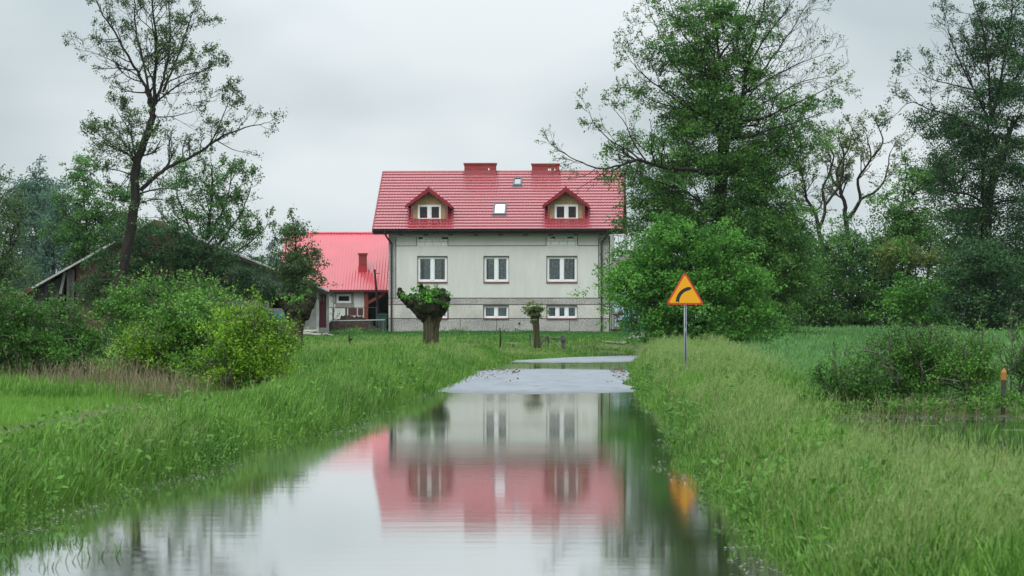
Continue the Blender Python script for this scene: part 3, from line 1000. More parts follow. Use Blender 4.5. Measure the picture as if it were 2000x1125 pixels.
# dormers
for cx in ((837 - 974) / 35., (1105.5 - 974) / 35.):
    d = MB(); hw = .91; wz0, wz1 = 6.27, 7.22
    win = (cx - .66, cx + .67, 6.30, 7.17)
    fy = .34
    for a in ((cx - hw, win[0], 6.15, wz1), (win[1], cx + hw, 6.15, wz1), (win[0], win[1], win[3], wz1), (win[0], win[1], 6.15, win[2])):
        d.box(a[0], a[1], fy, fy + .10, a[2], a[3])
    d.prism([(cx - hw, wz1), (cx + hw, wz1), (cx, wz1 + hw * .80)], fy, fy + .10)
    dm = d.build('dormer', M['osb'], roof)
    d = MB()
    d.box(cx - hw - .12, cx - hw - .004, fy + .02, 3.0, 6.0, wz1 + .0); d.box(cx + hw + .004, cx + hw + .12, fy + .02, 3.0, 6.0, wz1 + .0)
    d.each('cheek', M['roof'], dm)
    d = MB(); ax, az = cx, 8.12; ex, ez = 1.29, 7.10
    y0, y1 = -.12, 3.4
    for s in (-1, 1):
        q = [(cx, az), (cx + s * ex, ez), (cx + s * ex, ez - .05), (cx, az - .06)]
        d.prism(q if s > 0 else q[::-1], y0, y1)
    d.tube([(cx, y0 - .02, az - .01), (cx, y1, az - .01)], .06, 8)
    d.build('dormer_roof', M['roof'], dm)
    d = MB()
    for s in (-1, 1):
        q = [(cx, az + .015), (cx + s * (ex + .03), ez + .015), (cx + s * (ex + .02), ez - .17), (cx, az - .25)]
        d.prism(q if s > 0 else q[::-1], y0 - .035, y0 - .003)
        q = [(cx, az - .07), (cx + s * ex * .985, ez - .06), (cx + s * (ex * .985), ez - .10), (cx, az - .13)]
        d.prism(q if s > 0 else q[::-1], y0 + .01, fy - .01)
    d.build('barge_board', M['barge'], dm)
    window(dm, win[0] + .01, win[1] - .01, win[2] + .01, win[3] - .005, fy - .02, 2, None, False, .07, 'window')
    b_ = MB(); b_.box(win[0], win[1], fy + .5, fy + .52, win[2], win[3]); b_.build('room_shade_sheet', M['unlit_interior'], dm)  # near-black sheet stands in for the unlit room behind the panes
# balcony on the right-hand gable
p = MB(); p.box(XR, XR + .75, 5.2, 8.0, 4.62, 4.76)
for y in np.linspace(5.25, 7.95, 7): p.box(XR + .69, XR + .73, y - .02, y + .02, 4.76, 5.55)
p.box(XR + .68, XR + .74, 5.2, 8.0, 5.55, 5.60); p.box(XR, XR + .74, 5.22, 5.26, 5.55, 5.60); p.box(XR + .35, XR + .39, 5.22, 5.26, 4.76, 5.55)
p.build('balcony', M['stucco_lintel'], HOUSE)
p = MB(); x = hx(1014.5); p.tube([(x, 0, .52), (x, -.10, .53), (x, -.12, .45)], .028, 6); p.box(x - .06, x + .06, -.02, .001, .47, .58); p.build('wall_tap', M['pipe'], HOUSE)

# ------------------------------------------------------------------ red-roofed outbuilding beside the house
M['plaster'] = simple('plaster', (.62, .64, .62), .95, .1, .08, 1.2, col2=(.70, .72, .70))
M['worn'] = simple('worn_plaster', (.25, .235, .20), .95, .1, .25, 3, col2=(.36, .35, .31))
M['red_timber'] = simple('red_timber', (.20, .055, .038), .75, .2, .2, 5)
M['maroon'] = simple('maroon_boards', (.075, .018, .026), .7, .2, .25, 4, stretch=(4, 1, .3))
M['grey_wall'] = simple('grey_wall', (.20, .205, .195), .95, .1, .2, 1.6, col2=(.30, .305, .29))
M['weathered'] = simple('weathered_boards', (.052, .050, .052), .95, .1, .35, 3, stretch=(6, 1, .25), col2=(.12, .115, .115))
M['old_brick'] = brick('old_brick', (.115, .040, .032), (.075, .030, .025), (.09, .068, .058))
M['asbestos'] = simple('asbestos_sheet', (.24, .22, .21), .95, .1, .3, 2.0, col2=(.36, .33, .32))
M['rust'] = simple('rusty_sheet', (.13, .060, .042), .9, .15, .35, 2.5)
M['rake'] = simple('pale_edge', (.36, .37, .37), .8, .2, .25, 3)

DA = 177.0; sA = F / DA
ax = lambda px: (px - 697) / sA
oA = P(697, 648.6, DA)
az = lambda py: (648.6 - py) / sA
OUT = empty('outbuilding', oA, 0, 'low white outbuilding under a bright red sheet-metal roof, left of the house', 'outbuilding')
wx0, wx1, xe = ax(560), ax(711), ax(775)
win = (ax(657), ax(686), az(592), az(574))
mb = MB()
holed_wall(mb, [wx0, wx1], [-.5, 2.6], [win], 0, .16, lambda x, z: 0)
mb.quad((wx1, 0, -.5), (wx1, 5, -.5), (wx1, 5, 2.6), (wx1, 0, 2.6)); mb.quad((wx0, 10, -.5), (xe, 10, -.5), (xe, 10, 2.6), (wx0, 10, 2.6))
mb.quad((xe, 5, -.5), (wx1, 5, -.5), (wx1, 5, 2.6), (xe, 5, 2.6), 1)
mb.add([(wx0, 0, -.5), (wx0, 0, 2.5), (wx0, 5.8, 5.7), (wx0, 11, 2.5), (wx0, 11, -.5)], [(0, 1, 2, 3, 4)])
mb.build('wall', [M['plaster'], M['unlit_interior']], OUT)
p = MB()
p.add([(ax(653), -.006, az(572)), (ax(690), -.006, az(572)), (ax(692), -.006, az(588)), (ax(689), -.006, az(594)), (ax(692), -.006, az(601)), (ax(657), -.006, az(601)), (ax(655), -.006, az(596)), (win[0], -.006, az(593)), (win[0], -.006, az(574))],
      [(8, 0, 1, 2, 3, 4, 5, 6, 7)])
# leave the window itself open: four strips instead of one sheet
p = MB()
for a, c, e, g in ((ax(653), ax(691), az(574) + .005, az(571)), (ax(653), win[0] - .005, az(593), az(574)), (win[1] + .005, ax(691), az(593), az(574)), (ax(655), ax(692), az(602), win[2] - .005)):
    p.box(a, c, -.008, .002, e, g)
p.each('worn_patch', M['worn'], OUT)
p = MB()
for a, c, e, g in ((680, 697, 602, 616), (699, 709, 602, 616)):
    p.box(ax(a), ax(c), -.012, .002, az(g), az(e))
p.each('bare_brick_patch', M['old_brick'], OUT)
window(OUT, win[0] + .01, win[1] - .01, win[2] + .01, win[3] - .01, .05, 1, None, False, .07)
p = MB(); p.box(win[0], win[1], .5, .52, win[2] - .3, win[3] + .3); p.build('room_shade_sheet', M['unlit_interior'], OUT)  # near-black sheet as the shade inside the little window
# roof of ribbed sheets
ey, ez, ry, rz = -.45, az(566.5), 5.8, 0
rz = CAMH - (455.5 - YH) / F * (DA + 5.8) - oA.z
S = math.hypot(ry - ey, rz - ez)


def ribbed(name, quad_, parent, m, pitch=.17, h=.022):
    """quad_: eave left, eave right, ridge right, ridge left"""
    a, b_, c, d = [np.array(v, float) for v in quad_]
    n_ = norm(np.cross(b_ - a, d - a)); Lr = np.linalg.norm(b_ - a)
    k = max(2, int(Lr / pitch))
    u = []; hh = []
    for i in range(k):
        for f, q in ((0, 0), (.50, 0), (.60, 1), (.86, 1), (.96, 0)):
            u.append((i + f) / k); hh.append(q * h)
    u.append(1.0); hh.append(0)
    u = np.array(u); hh = np.array(hh)
    rows = []
    for t_ in np.linspace(0, 1, 5):
        rows.append((a + (d - a) * t_)[None] * (1 - u)[:, None] + (b_ + (c - b_) * t_)[None] * u[:, None] + n_[None] * hh[:, None])
    V = np.stack(rows)
    return grid_mesh(name, V.reshape(-1, 3), 5, len(u), m, parent, smooth=False)


lx0e, lx0r, rxe = ax(543.5), (556 - 1000) / F * (DA + 5.8) - oA.x, ax(785)
ro = ribbed('roof', [(lx0e, ey, ez), (rxe, ey, ez), (rxe, ry, rz), (lx0r, ry, rz)], OUT, M['roof2'])
ribbed('rear_slope', [(rxe, 12, ez), (lx0r - .2, 12, ez), (lx0r, ry, rz), (rxe, ry, rz)], ro, M['roof2'])
p = MB(); p.tube([(lx0r, ry, rz), (rxe, ry, rz)], .09, 8); p.build('ridge_cap', M['roof2'], ro)
p = MB(); p.box(ax(637), rxe, ey + .02, ey + .05, az(570.5), ez + .005); p.build('eave_board', M['barge'], ro)
p = MB(); p.add([(lx0e, ey, ez - .05), (rxe, ey, ez - .05), (rxe, ry, rz - .12), (lx0r, ry, rz - .12)], [(0, 1, 2, 3)]); p.build('roof_underside', M['soffit'], ro)
yc = 1.5
ch = MB(); z0 = ez + (rz - ez) * (yc - ey) / (ry - ey)
ch.box(ax(698) * 1.0, ax(713.5), yc, yc + .5, z0 - .2, z0 + 1.0); ch.box(ax(698) - .05, ax(713.5) + .05, yc - .05, yc + .55, z0 + 1.0, z0 + 1.10)
ch.box(ax(698) - .03, ax(713.5) + .03, yc - .03, yc - .002, z0 - .1, z0 + .34, 1)
ch.build('chimney', [M['brick'], M['roof2']], ro)
p = MB()
p.bar((ax(715.5), -.12, -.3), (ax(715.5), -.12, az(570)), .22); p.bar((ax(718), -.10, az(592)), (ax(752), -.10, az(573)), .17)
p.bar((ax(762), -.12, -.3), (ax(762), -.12, az(570)), .18)
p.each('timber_post', M['red_timber'], OUT)
p = MB(); p.box(wx1 + .02, xe, 4.9, 4.95, -.3, 2.5); p.box(ax(735), ax(741), 1.0, 1.2, 0, 2.3); p.each('bay_shade_panel', M['unlit_interior'], OUT)  # near-black panels paint the shade inside the open bay

# leaning pole in front of the bay
e = P(741, 648, 174); pl = empty('leaning_pole', e, 0, 'thin dark leaning wooden pole before the open bay of the outbuilding', 'pole')
p = MB(); tpv = P(731.5, 526, 174) - e
p.tube([(0, 0, -.2), tuple(tpv * .45 + Vector((.02, 0, 0))), tuple(tpv)], [.10, .08, .05], 8); p.build('shaft', M['bark'], pl, True)
p = MB(); p.bar(tuple(tpv * .93 + Vector((-.02, 0, 0))), tuple(tpv * .90 + Vector((.30, 0, .12))), .03); p.bar(tuple(tpv), tuple(tpv + Vector((.08, 0, -.10))), .05); p.build('hook', M['dark'], pl)

# ------------------------------------------------------------------ the old barn, gable towards the road
DB = 160.0; sB = F / DB
oB = P(300, 655, DB)
bx = lambda px: (px - 300) / sB
bz = lambda py: (655 - py) / sB
BARN = empty('old_barn', oB, math.radians(3.6), 'old barn with a sagging grey sheet roof and a brick gable grown over with green', 'barn')
BD = 13.0
mb = MB()
mb.add([(bx(150), 0, -.5), (bx(442), 0, -.5), (bx(442), 0, bz(487)), (bx(300), 0, bz(434)), (bx(150), 0, bz(515))], [(0, 1, 2, 3, 4)])
mb.add([(bx(150), 0, -.5), (bx(150), BD, -.5), (bx(150), BD, bz(515)), (bx(150), 0, bz(515))], [(0, 3, 2, 1)])
mb.add([(bx(442), 0, -.5), (bx(442), BD, -.5), (bx(442), BD, bz(489)), (bx(442), 0, bz(489))], [(0, 1, 2, 3)])
mb.build('gable_wall', M['old_brick'], BARN)
p = MB()                                                        # plank gable of the left lean-to, hung in front of the dark inside
for i in range(9):
    xa = 66 + i * (126 - 66) / 9.; xb = 66 + (i + 1) * (126 - 66) / 9. - .7
    topz = lambda x: 577 - (x - 38) * (577 - 517) / (150 - 38) + 8
    low = 593 - (xa - 66) * .30 + (i % 3) * 1.5
    p.add([(bx(xa), .25, bz(low)), (bx(xb), .25, bz(low - 1)), (bx(xb), .25, bz(topz(xb))), (bx(xa), .25, bz(topz(xa))),
           (bx(xa), .29, bz(low)), (bx(xb), .29, bz(low - 1)), (bx(xb), .29, bz(topz(xb))), (bx(xa), .29, bz(topz(xa)))],
          [(0, 1, 2, 3), (7, 6, 5, 4), (0, 4, 5, 1), (1, 5, 6, 2), (3, 7, 4, 0), (2, 6, 7, 3)])
p.bar((bx(70), .22, bz(576)), (bx(124), .22, bz(575)), .10)
p.build('plank_panel', M['weathered'], BARN)
p = MB(); p.bar((bx(128), .12, bz(532)), (bx(118.5), .12, bz(574)), .14, .06); p.build('pale_batten', M['rake'], BARN)
p = MB(); p.bar((bx(140), -.05, bz(526)), (bx(137), -.05, -.4), .38, .3); p.bar((bx(64), .4, bz(566)), (bx(67), .4, -.4), .18); p.bar((bx(113), .1, bz(600)), (bx(113), .1, -.4), .10)
p.each('post', M['weathered'], BARN)
p = MB(); p.add([(bx(46), 1.3, -.4), (bx(150), 1.3, -.4), (bx(150), 1.3, bz(517)), (bx(46), 1.3, bz(576))], [(0, 1, 2, 3)]); p.build('lean_to_shade_sheet', M['unlit_interior'], BARN)  # near-black sheet painted as the shade under the lean-to
rl = ribbed('roof', [(bx(37), BD, bz(579)), (bx(37), -.5, bz(579)), (bx(300), -.5, bz(430)), (bx(300), BD, bz(432))], BARN, M['asbestos'], .18, .04)
ribbed('right_slope', [(bx(642), -.5, bz(568)), (bx(642), BD, bz(568)), (bx(300), BD, bz(432)), (bx(300), -.5, bz(430))], rl, M['asbestos'], .18, .04)
p = MB()
p.bar((bx(37), -.52, bz(581)), (bx(66), -.52, bz(564)), .10, .18, 1); p.bar((bx(66), -.52, bz(563.5)), (bx(300), -.52, bz(431)), .08, .085)
p.bar((bx(300), -.52, bz(432)), (bx(345), -.52, bz(450)), .10, .22, 1)
p.bar((bx(345), -.53, bz(450)), (bx(642), -.53, bz(569)), .08, .06)
p.bar((bx(360), -.50, bz(460)), (bx(640), -.50, bz(572)), .08, .16, 2)
p.build('roof_edge', [M['rake'], M['rust'], M['soffit']], rl)
# low concrete wing on the right: dark opening, door, blue panel
mb = MB()
hl = [(bx(524), bx(553), bz(602), bz(569.5), 2.0), (bx(622.5), bx(637), bz(640), bz(568), .12)]
holed_wall(mb, [bx(442), bx(520), bx(642)], [-.5, bz(575)], hl, .2, .2, lambda x, z: 0)
mb.add([(bx(442), .2, bz(575)), (bx(642), .2, bz(575)), (bx(642), .2, bz(571)), (bx(442), .2, bz(490))], [(0, 1, 2, 3)])
mb.add([(bx(642), .2, -.5), (bx(642), BD, -.5), (bx(642), BD, bz(571)), (bx(642), .2, bz(571))], [(0, 1, 2, 3)])
mb.build('wing_wall', M['grey_wall'], BARN)
p = MB(); p.box(bx(515), bx(560), .17, .199, bz(564), bz(560)); p.box(bx(617), bx(622), .15, .199, -.2, bz(568)); p.each('concrete_lintel', M['rake'], BARN)
p = MB(); p.box(bx(524), bx(553), 2.0, 2.05, bz(604), bz(568)); p.build('opening_shade_sheet', M['unlit_interior'], BARN)  # near-black sheet as the shade within the wing opening
d = MB()
for i in range(6):
    a = bx(622.7) + i * (bx(636.8) - bx(622.7)) / 6
    d.box(a, a + .055, .26, .30, -.2, bz(568.5))
d.box(bx(622.7), bx(636.8), .30, .33, -.2, bz(568.5))
dr = d.build('door', M['maroon'], BARN)
p = MB(); p.box(bx(626), bx(626.6), .24, .262, bz(588), bz(579)); p.box(bx(631.5), bx(632.1), .24, .262, bz(588), bz(579)); p.each('door_slot', M['rake'], dr)
M['blue'] = simple('faded_blue', (.10, .19, .34), .8, .2, .3, 3, col2=(.17, .28, .42))
p = MB(); p.box(bx(513), bx(556), -.10, .0, bz(627), bz(607)); p.bar((bx(520), -.12, bz(627)), (bx(520), -.12, bz(597)), .05); p.each('blue_panel', M['blue'], BARN)

# ------------------------------------------------------------------ pale blue building behind the house
M['paleblue'] = simple('pale_blue_wall', (.36, .50, .55), .9, .1, .06, 1)
e = P(1225, 650, 232); BL = empty('blue_house', (e.x, 232, .9), 0, 'pale blue house half hidden between the stucco house and the leafy maple', 'house')
k = F / 232
mb = MB(); holed_wall(mb, [-1.6, 4.6], [-.4, 4.6], [(-.75, -.2, 3.55, 4.2), (1.4, 2.4, 1.0, 2.2)], 0, .15, lambda x, z: 0)
mb.quad((-1.6, 0, -.4), (-1.6, 7, -.4), (-1.6, 7, 4.6), (-1.6, 0, 4.6)); mb.quad((4.6, 0, -.4), (4.6, 7, -.4), (4.6, 7, 4.6), (4.6, 0, 4.6)); mb.quad((-1.6, 7, -.4), (4.6, 7, -.4), (4.6, 7, 4.6), (-1.6, 7, 4.6))
mb.build('wall', M['paleblue'], BL)
mb = MB(); mb.prism([(-2.0, 4.5), (5.0, 4.5), (5.0, 4.7), (1.5, 6.6), (-2.0, 4.7)], -.3, 7.3); mb.build('roof', M['asbestos'], BL)
window(BL, -.74, -.21, 3.56, 4.19, .05, 1, None, False, .05); window(BL, 1.41, 2.39, 1.01, 2.19, .05, 2, None, False, .06)
mb = MB(); mb.box(-1.5, 4.5, .6, .62, -.3, 4.5); mb.build('room_shade_sheet', M['unlit_interior'], BL)  # near-black sheet for the shade behind both windows

# ------------------------------------------------------------------ yard things
M['green_paint'] = simple('green_paint', (.025, .17, .14), .5, .4, .15, 3)
M['brown_paint'] = simple('brown_paint', (.085, .040, .036), .6, .3, .2, 3)
DG = 171.0; sG = F / DG
e = P(1206, 649, DG); g_ = empty('picket_gate', (e.x, DG, lz(e.x, DG)), 0, 'brown metal bar gate between the house corner and a green post', 'gate')
gx = lambda px: (px - 1206) / sG
p = MB()
for i in range(10):
    x = gx(1191.5) + i * (gx(1219) - gx(1191.5)) / 9
    p.box(x - .018, x + .018, -.018, .018, .06, 1.15 + .16 * math.sin(i * 2.4) ** 2)
p.box(gx(1190), gx(1220), -.03, -.019, .10, .16); p.box(gx(1190), gx(1220), -.03, -.019, .96, 1.02)
p.build('bars', M['brown_paint'], g_)
p = MB(); p.box(gx(1187.5), gx(1190), -.05, .05, -.2, 1.25); p.build('gate_post', M['brown_paint'], g_)
p = MB(); p.box(gx(1191), gx(1194), -.05, -.031, .98, 1.08); p.build('latch', M['rake'], g_)
for i, (px, lab) in enumerate(((1220.8, 'green metal fence post at the right end of the brown gate'), (1251, 'green metal fence post standing under the maple, right of the dark conifer'))):
    e = P(px, 649, DG); q = empty('fence_post', (e.x, DG - .2, lz(e.x, DG)), 0, lab, 'fence post', 'green fence posts')
    p = MB(); p.box(-.05, .05, -.05, .05, -.3, 1.18); p.box(.085, .14, -.04, .04, -.3, 1.12); p.build('shaft', M['green_paint'], q)
    p = MB(); p.box(-.06, .06, -.06, .06, 1.18, 1.21); p.build('cap', M['green_paint'], q)
e = P(1236, 649, DG); q = empty('wire_fence', (e.x, DG - .1, lz(e.x, DG)), 0, 'thin green wire fence bay in front of the dark conifer', 'fence')
p = MB(); p.box(gx(1222.5) - gx(1236), gx(1249) - gx(1236), -.015, .015, 1.05, 1.085); p.box(gx(1222.5) - gx(1236), gx(1249) - gx(1236), -.015, .015, .10, .13); p.each('rail', M['green_paint'], q)
p = MB()
for i in range(9): x = -.36 + i * .085; p.box(x, x + .008, -.006, .006, .13, 1.05)
p.build('wires', M['green_paint'], q)

# wheelie bin at the house corner
M['bin'] = simple('bin_plastic', (.018, .060, .045), .5, .4, .15, 3)
e = P(752.5, 648, 172); q = empty('wheelie_bin', (e.x - .12, 170.6, lz(e.x, 170.6)), 0, 'dark green wheeled rubbish bin standing at the left corner of the house', 'bin')
p = MB(); p.add([(-.22, -.22, .08), (.22, -.22, .08), (.22, .22, .08), (-.22, .22, .08), (-.28, -.29, .98), (.28, -.29, .98), (.28, .29, .98), (-.28, .29, .98)],
                [(3, 2, 1, 0), (4, 5, 6, 7), (0, 1, 5, 4), (1, 2, 6, 5), (2, 3, 7, 6), (3, 0, 4, 7)]); p.build('bin_body', M['bin'], q)
p = MB(); p.box(-.31, .31, -.33, .30, .985, 1.03); p.box(-.25, .25, -.26, .2, 1.03, 1.06); p.build('lid', M['bin'], q)
for s in (-1, 1):
    p = MB(); p.tube([(s * .20, .20, .10), (s * .25, .20, .10)], .10, 12); p.build('wheel', M['dark'], q)

# rail on short posts in front of the heap
DR = 166.0; sR = F / DR
e = P(675, 655, DR); q = empty('rail_fence', (e.x, DR, lz(e.x, DR)), 0, 'low grey pipe rail on short posts in front of the dark heap', 'fence')
fx = lambda px: (px - 675) / sR
hr = CAMH - (626 - YH) / sR - lz(e.x, DR)
p = MB(); p.tube([(fx(590), 0, hr - .05), (fx(752), 0, hr + .03)], .026, 6); p.build('rail', M['rake'], q)
for px in (592, 650, 722, 748):
    p = MB(); p.bar((fx(px), .02, -.2), (fx(px), .02, hr - .02), .09); p.build('post', M['weathered'], q)
e = P(670, 655, 173); q = empty('upper_rail', (e.x, 173, lz(e.x, 173)), 0, 'thin wire rail on a dark post in front of the white outbuilding wall', 'fence')
s3 = F / 173
hr2 = CAMH - (601 - YH) / s3 - lz(e.x, 173)
p = MB(); p.tube([((622 - 670) / s3, 0, hr2), ((738 - 670) / s3, 0, hr2)], .018, 6); p.build('rail', M['dark'], q)
for px in (650, 676, 735):
    p = MB(); p.bar(((px - 670) / s3, .02, -.2), ((px - 670) / s3, .02, hr2 - .01), .11 if px == 676 else .05); p.build('post', M['weathered'], q)


def mound(name, cx, cy, lx, ly, h, m, label, cat, seed, rough=.35):
    n1_, n2_ = 60, 28
    u = np.linspace(-1, 1, n1_); v = np.linspace(-1, 1, n2_)
    A, B = np.meshgrid(u, v, indexing='ij')
    r2 = A * A + B * B
    H = h * np.clip(1 - r2, 0, 1) ** .6 * (.75 + .5 * (fnoise(A * 3 + seed, B * 2) - .3)) + rough * h * (fnoise(A * 14 + seed, B * 8) - .5) * (r2 < 1)
    V = np.stack([A * lx, B * ly, H - .12], -1).reshape(-1, 3)
    o = grid_mesh(name, V, n1_, n2_, m, None, smooth=False)
    o.location = (cx, cy, lz(cx, cy)); tag(o, label, cat)
    return o


M['dung'] = simple('dark_heap', (.020, .015, .013), 1, .05, .5, 6, col2=(.065, .045, .036))
e = P(678, 648, 168.5); mound('dung_heap', e.x, 168.6, 2.15, 1.2, .85, M['dung'], 'long dark brown heap of manure and earth behind the pipe rail', 'heap', 4, .35)
e = P(690, 640, 172); mound('brushwood_heap', e.x, 171.2, 1.45, .8, 1.15, M['dung'], 'second dark heap higher up against the outbuilding wall', 'heap', 9, .3)
M['birch'] = simple('pale_log', (.42, .38, .31), .9, .1, .45, 5, stretch=(1, 5, 5), col2=(.62, .58, .50))
for i, (x0, y0, x1, y1, r_, lab) in enumerate(((590, 649, 618, 646, .09, 'thick pale debarked log on top beside the left pollard willow'), (589, 652, 627, 653.5, .07, 'long pale log lying lowest in the grass beside the left pollard willow'), (629, 654, 640, 651, .035, 'short pale branch leaning up, right of the logs'), (640, 654, 651, 654.5, .035, 'thin pale stick lying farthest right of the logs'))):
    D_ = 156 - i * .4
    a, b_ = P(x0, y0, D_), P(x1, y1, D_)
    z = lz((a.x + b_.x) / 2, D_)
    a.z = max(a.z, z + r_); b_.z = max(b_.z, z + r_)
    c = (a + b_) / 2
    q = MB(); pts, rr_ = smooth_path([a - c, (a - c) * .3 + Vector((0, .03, .02)), (b_ - c) * .4 + Vector((0, 0, -.02)), b_ - c], [r_, r_ * 1.05, r_ * .95, r_ * .85], 3)
    q.tube(pts, list(rr_), 10); o = q.build('log', M['birch'], None, True); o.location = c
    tag(o, lab, 'log', 'pale logs in the grass')
# white rag hung under the rail
e = P(605, 633, 166); q = MB()
for i in range(5):
    a = i / 4.
    pass
q.add([(-.06 + .012, 0, .12), (.07, .02, .13), (.05, -.015, .0), (-.02, .01, -.14), (-.055, -.01, 0), (.012, .03, .13), (.07, .04, .13), (.05, .01, 0), (-.02, .03, -.14), (-.055, .02, 0)],
      [(0, 1, 2, 3, 4), (9, 8, 7, 6, 5), (0, 5, 6, 1), (1, 6, 7, 2), (2, 7, 8, 3), (3, 8, 9, 4), (4, 9, 5, 0)])
o = q.build('rag', M['white']); o.location = (e.x, 165.93, e.z); tag(o, 'white rag hanging from the pipe rail near the left pollard willow', 'rag')

# broken fence between the small pollard and the road
DFn = 131.0; sF = F / DFn
e = P(1070, 672, DFn); zz = lz(e.x, DFn)
q = empty('broken_fence', (e.x, DFn, zz), 0, 'collapsed wooden fence with a slanting rail, right of the small pollard willow', 'fence')
ff = lambda px, py: ((px - 1070) / sF, 0, CAMH - (py - YH) / sF - zz)
for a, b_, w_ in (((1099, 655), (1101, 682), .17), ((1070.5, 655), (1070.5, 678), .06), ((1035, 653), (1036, 676), .06)):
    p = MB(); p.bar(ff(*a), ff(*b_), w_); p.build('post', M['weathered'], q)
p = MB(); p.bar(Vector(ff(1036, 656)) + Vector((0, -.06, 0)), Vector(ff(1072, 659)) + Vector((0, -.06, 0)), .05); p.bar(Vector(ff(1076, 662)) + Vector((0, -.1, 0)), Vector(ff(1106, 663)) + Vector((0, -.12, 0)), .085)
p.bar(Vector(ff(1054, 674)) + Vector((0, -.05, 0)), Vector(ff(1070, 657)) + Vector((0, -.12, 0)), .075); p.each('rail', M['weathered'], q)
for px, py0, py1, D_, lab, w_ in ((977, 640, 672, 134, 'thin dark stake in the grass in front of the middle basement window', .07), (682.5, 655, 684, 132, 'short dark forked stake in the meadow right of the left pollard willow', .09)):
    e = P(px, py1, D_); z = lz(e.x, D_); h = CAMH - (py0 - YH) * D_ / F - z
    q = empty('stake', (e.x, D_, z), 0, lab, 'stake')
    p = MB(); p.tube([(0, 0, -.2), (.01, 0, h * .5), (-.01, 0, h)], [w_ * .55, w_ * .5, w_ * .35], 7); p.build('shaft', M['bark'], q, True)
    if px < 700:
        p = MB(); p.tube([(0, 0, h * .45), (.07, 0, h * .62), (.14, 0, h * .68)], [.04, .045, .03], 6); p.build('fork', M['bark'], q, True)

# marker post with an orange cap, right ditch
M['cap_orange'] = simple('orange_cap', (.27, .125, .018), .5, .4, .12, 6)
M['concrete_dark'] = simple('dark_concrete', (.055, .050, .045), .9, .15, .3, 6)
DM = 51.2; e = P(1960, 790, DM); z = lz(e.x, DM)
q = empty('marker_post', (e.x, DM, z), 0, 'dark concrete marker post with a pointed orange cap, standing in the right-hand ditch', 'marker post')
h = CAMH - (741 - YH) * DM / F - z
p = MB(); p.box(-.040, .040, -.040, .040, -.3, h); p.build('shaft', M['concrete_dark'], q)
p = MB(); p.box(-.045, .045, -.045, .045, h - .01, h + .12); p.add([(-.045, -.045, h + .12), (.045, -.045, h + .12), (.045, .045, h + .12), (-.045, .045, h + .12), (.015, 0, h + .20)], [(0, 1, 4), (1, 2, 4), (2, 3, 4), (3, 0, 4)]); p.build('cap', M['cap_orange'], q)

# ------------------------------------------------------------------ bend warning sign
M['sign_yellow'] = simple('sign_yellow', (.72, .33, .004), .45, .4, .04, 2)
M['sign_red'] = simple('sign_red', (.50, .040, .018), .45, .4, .05, 2)
M['sign_black'] = simple('sign_black', (.012, .010, .010), .5, .4, .1, 2)
M['galv'] = simple('galvanised', (.30, .33, .36), .5, .5, .12, 6, metal=.35)
DS = 67.6; e = P(1338.5, 750, DS); z = lz(e.x, DS)
SG = empty('road_sign', (e.x, DS, z), 0, 'yellow triangular warning sign with red rim and black arrow bending right, on grey pole', 'road sign')
kS = F / DS
sx = lambda px: (px - 1338.5) / kS
szz = lambda py: CAMH - (py - YH) / kS - z


def rtri(top, bl, br, r, n=8):
    c = [Vector((a, b_)) for a, b_ in (top, bl, br)]
    out = []
    for i in range(3):
        p0, p1, p2 = c[i - 1], c[i], c[(i + 1) % 3]
        d0 = (p0 - p1).normalized(); d2 = (p2 - p1).normalized()
        bis = (d0 + d2).normalized(); half = math.acos(max(-1, min(1, d0.dot(d2)))) / 2
        cc = p1 + bis * (r / math.sin(half))
        a0 = p1 + d0 * (r / math.tan(half)) - cc; a1 = p1 + d2 * (r / math.tan(half)) - cc
        t0 = math.atan2(a0.y, a0.x); t1 = math.atan2(a1.y, a1.x)
        while t1 - t0 > math.pi: t1 -= 2 * math.pi
        while t1 - t0 < -math.pi: t1 += 2 * math.pi
        out += [(cc.x + r * math.cos(t0 + (t1 - t0) * k / n), cc.y + r * math.sin(t0 + (t1 - t0) * k / n)) for k in range(n + 1)]
    return out


tt, tl, tr_ = (sx(1337.5), szz(530.5)), (sx(1300.5), szz(595)), (sx(1375.5), szz(595))
cen = Vector(((tt[0] + tl[0] + tr_[0]) / 3, (tt[1] + tl[1] + tr_[1]) / 3))
shr = lambda q, k: tuple(cen + (Vector(q) - cen) * k)
p = MB(); p.prism(rtri(tt, tl, tr_, .045), -.035, -.010); p.build('rim', M['sign_red'], SG)
p = MB(); k = .855; p.prism(rtri(shr(tt, k), shr(tl, k), shr(tr_, k), .028), -.039, -.034); p.build('face', M['sign_yellow'], SG)
p = MB()
arc = [(323.0 + 1000, 588.5), (1324.2, 582), (1327.5, 575), (1333, 569), (1340, 565), (1346, 563.4)]
ctr, _ = smooth_path([(a, b_) for a, b_ in arc], [1] * 6, 5)
tg = norm(np.gradient(ctr, axis=0)); nr = np.stack([-tg[:, 1], tg[:, 0]], 1) * 3.3
A = ctr + nr; B = ctr - nr
for i in range(len(ctr) - 1):
    q = [A[i], A[i + 1], B[i + 1], B[i]]
    p.prism([(sx(a), szz(b_)) for a, b_ in q], -.0425, -.0385)
hd = ctr[-1]; q = [A[-1], hd + tg[-1] * 5.5, B[-1]]; p.prism([(sx(a), szz(b_)) for a, b_ in q], -.0425, -.0385)
b0 = ctr[0] - tg[0] * 0; q = [A[0], (ctr[0] + tg[0] * 1), A[0] - tg[0] * 3]; p.prism([(sx(a), szz(b_)) for a, b_ in q], -.0425, -.0385)
q = [B[0], B[0] - tg[0] * 3, (ctr[0] + tg[0] * 1)]; p.prism([(sx(a), szz(b_)) for a, b_ in q], -.0425, -.0385)
p.build('arrow', M['sign_black'], SG)
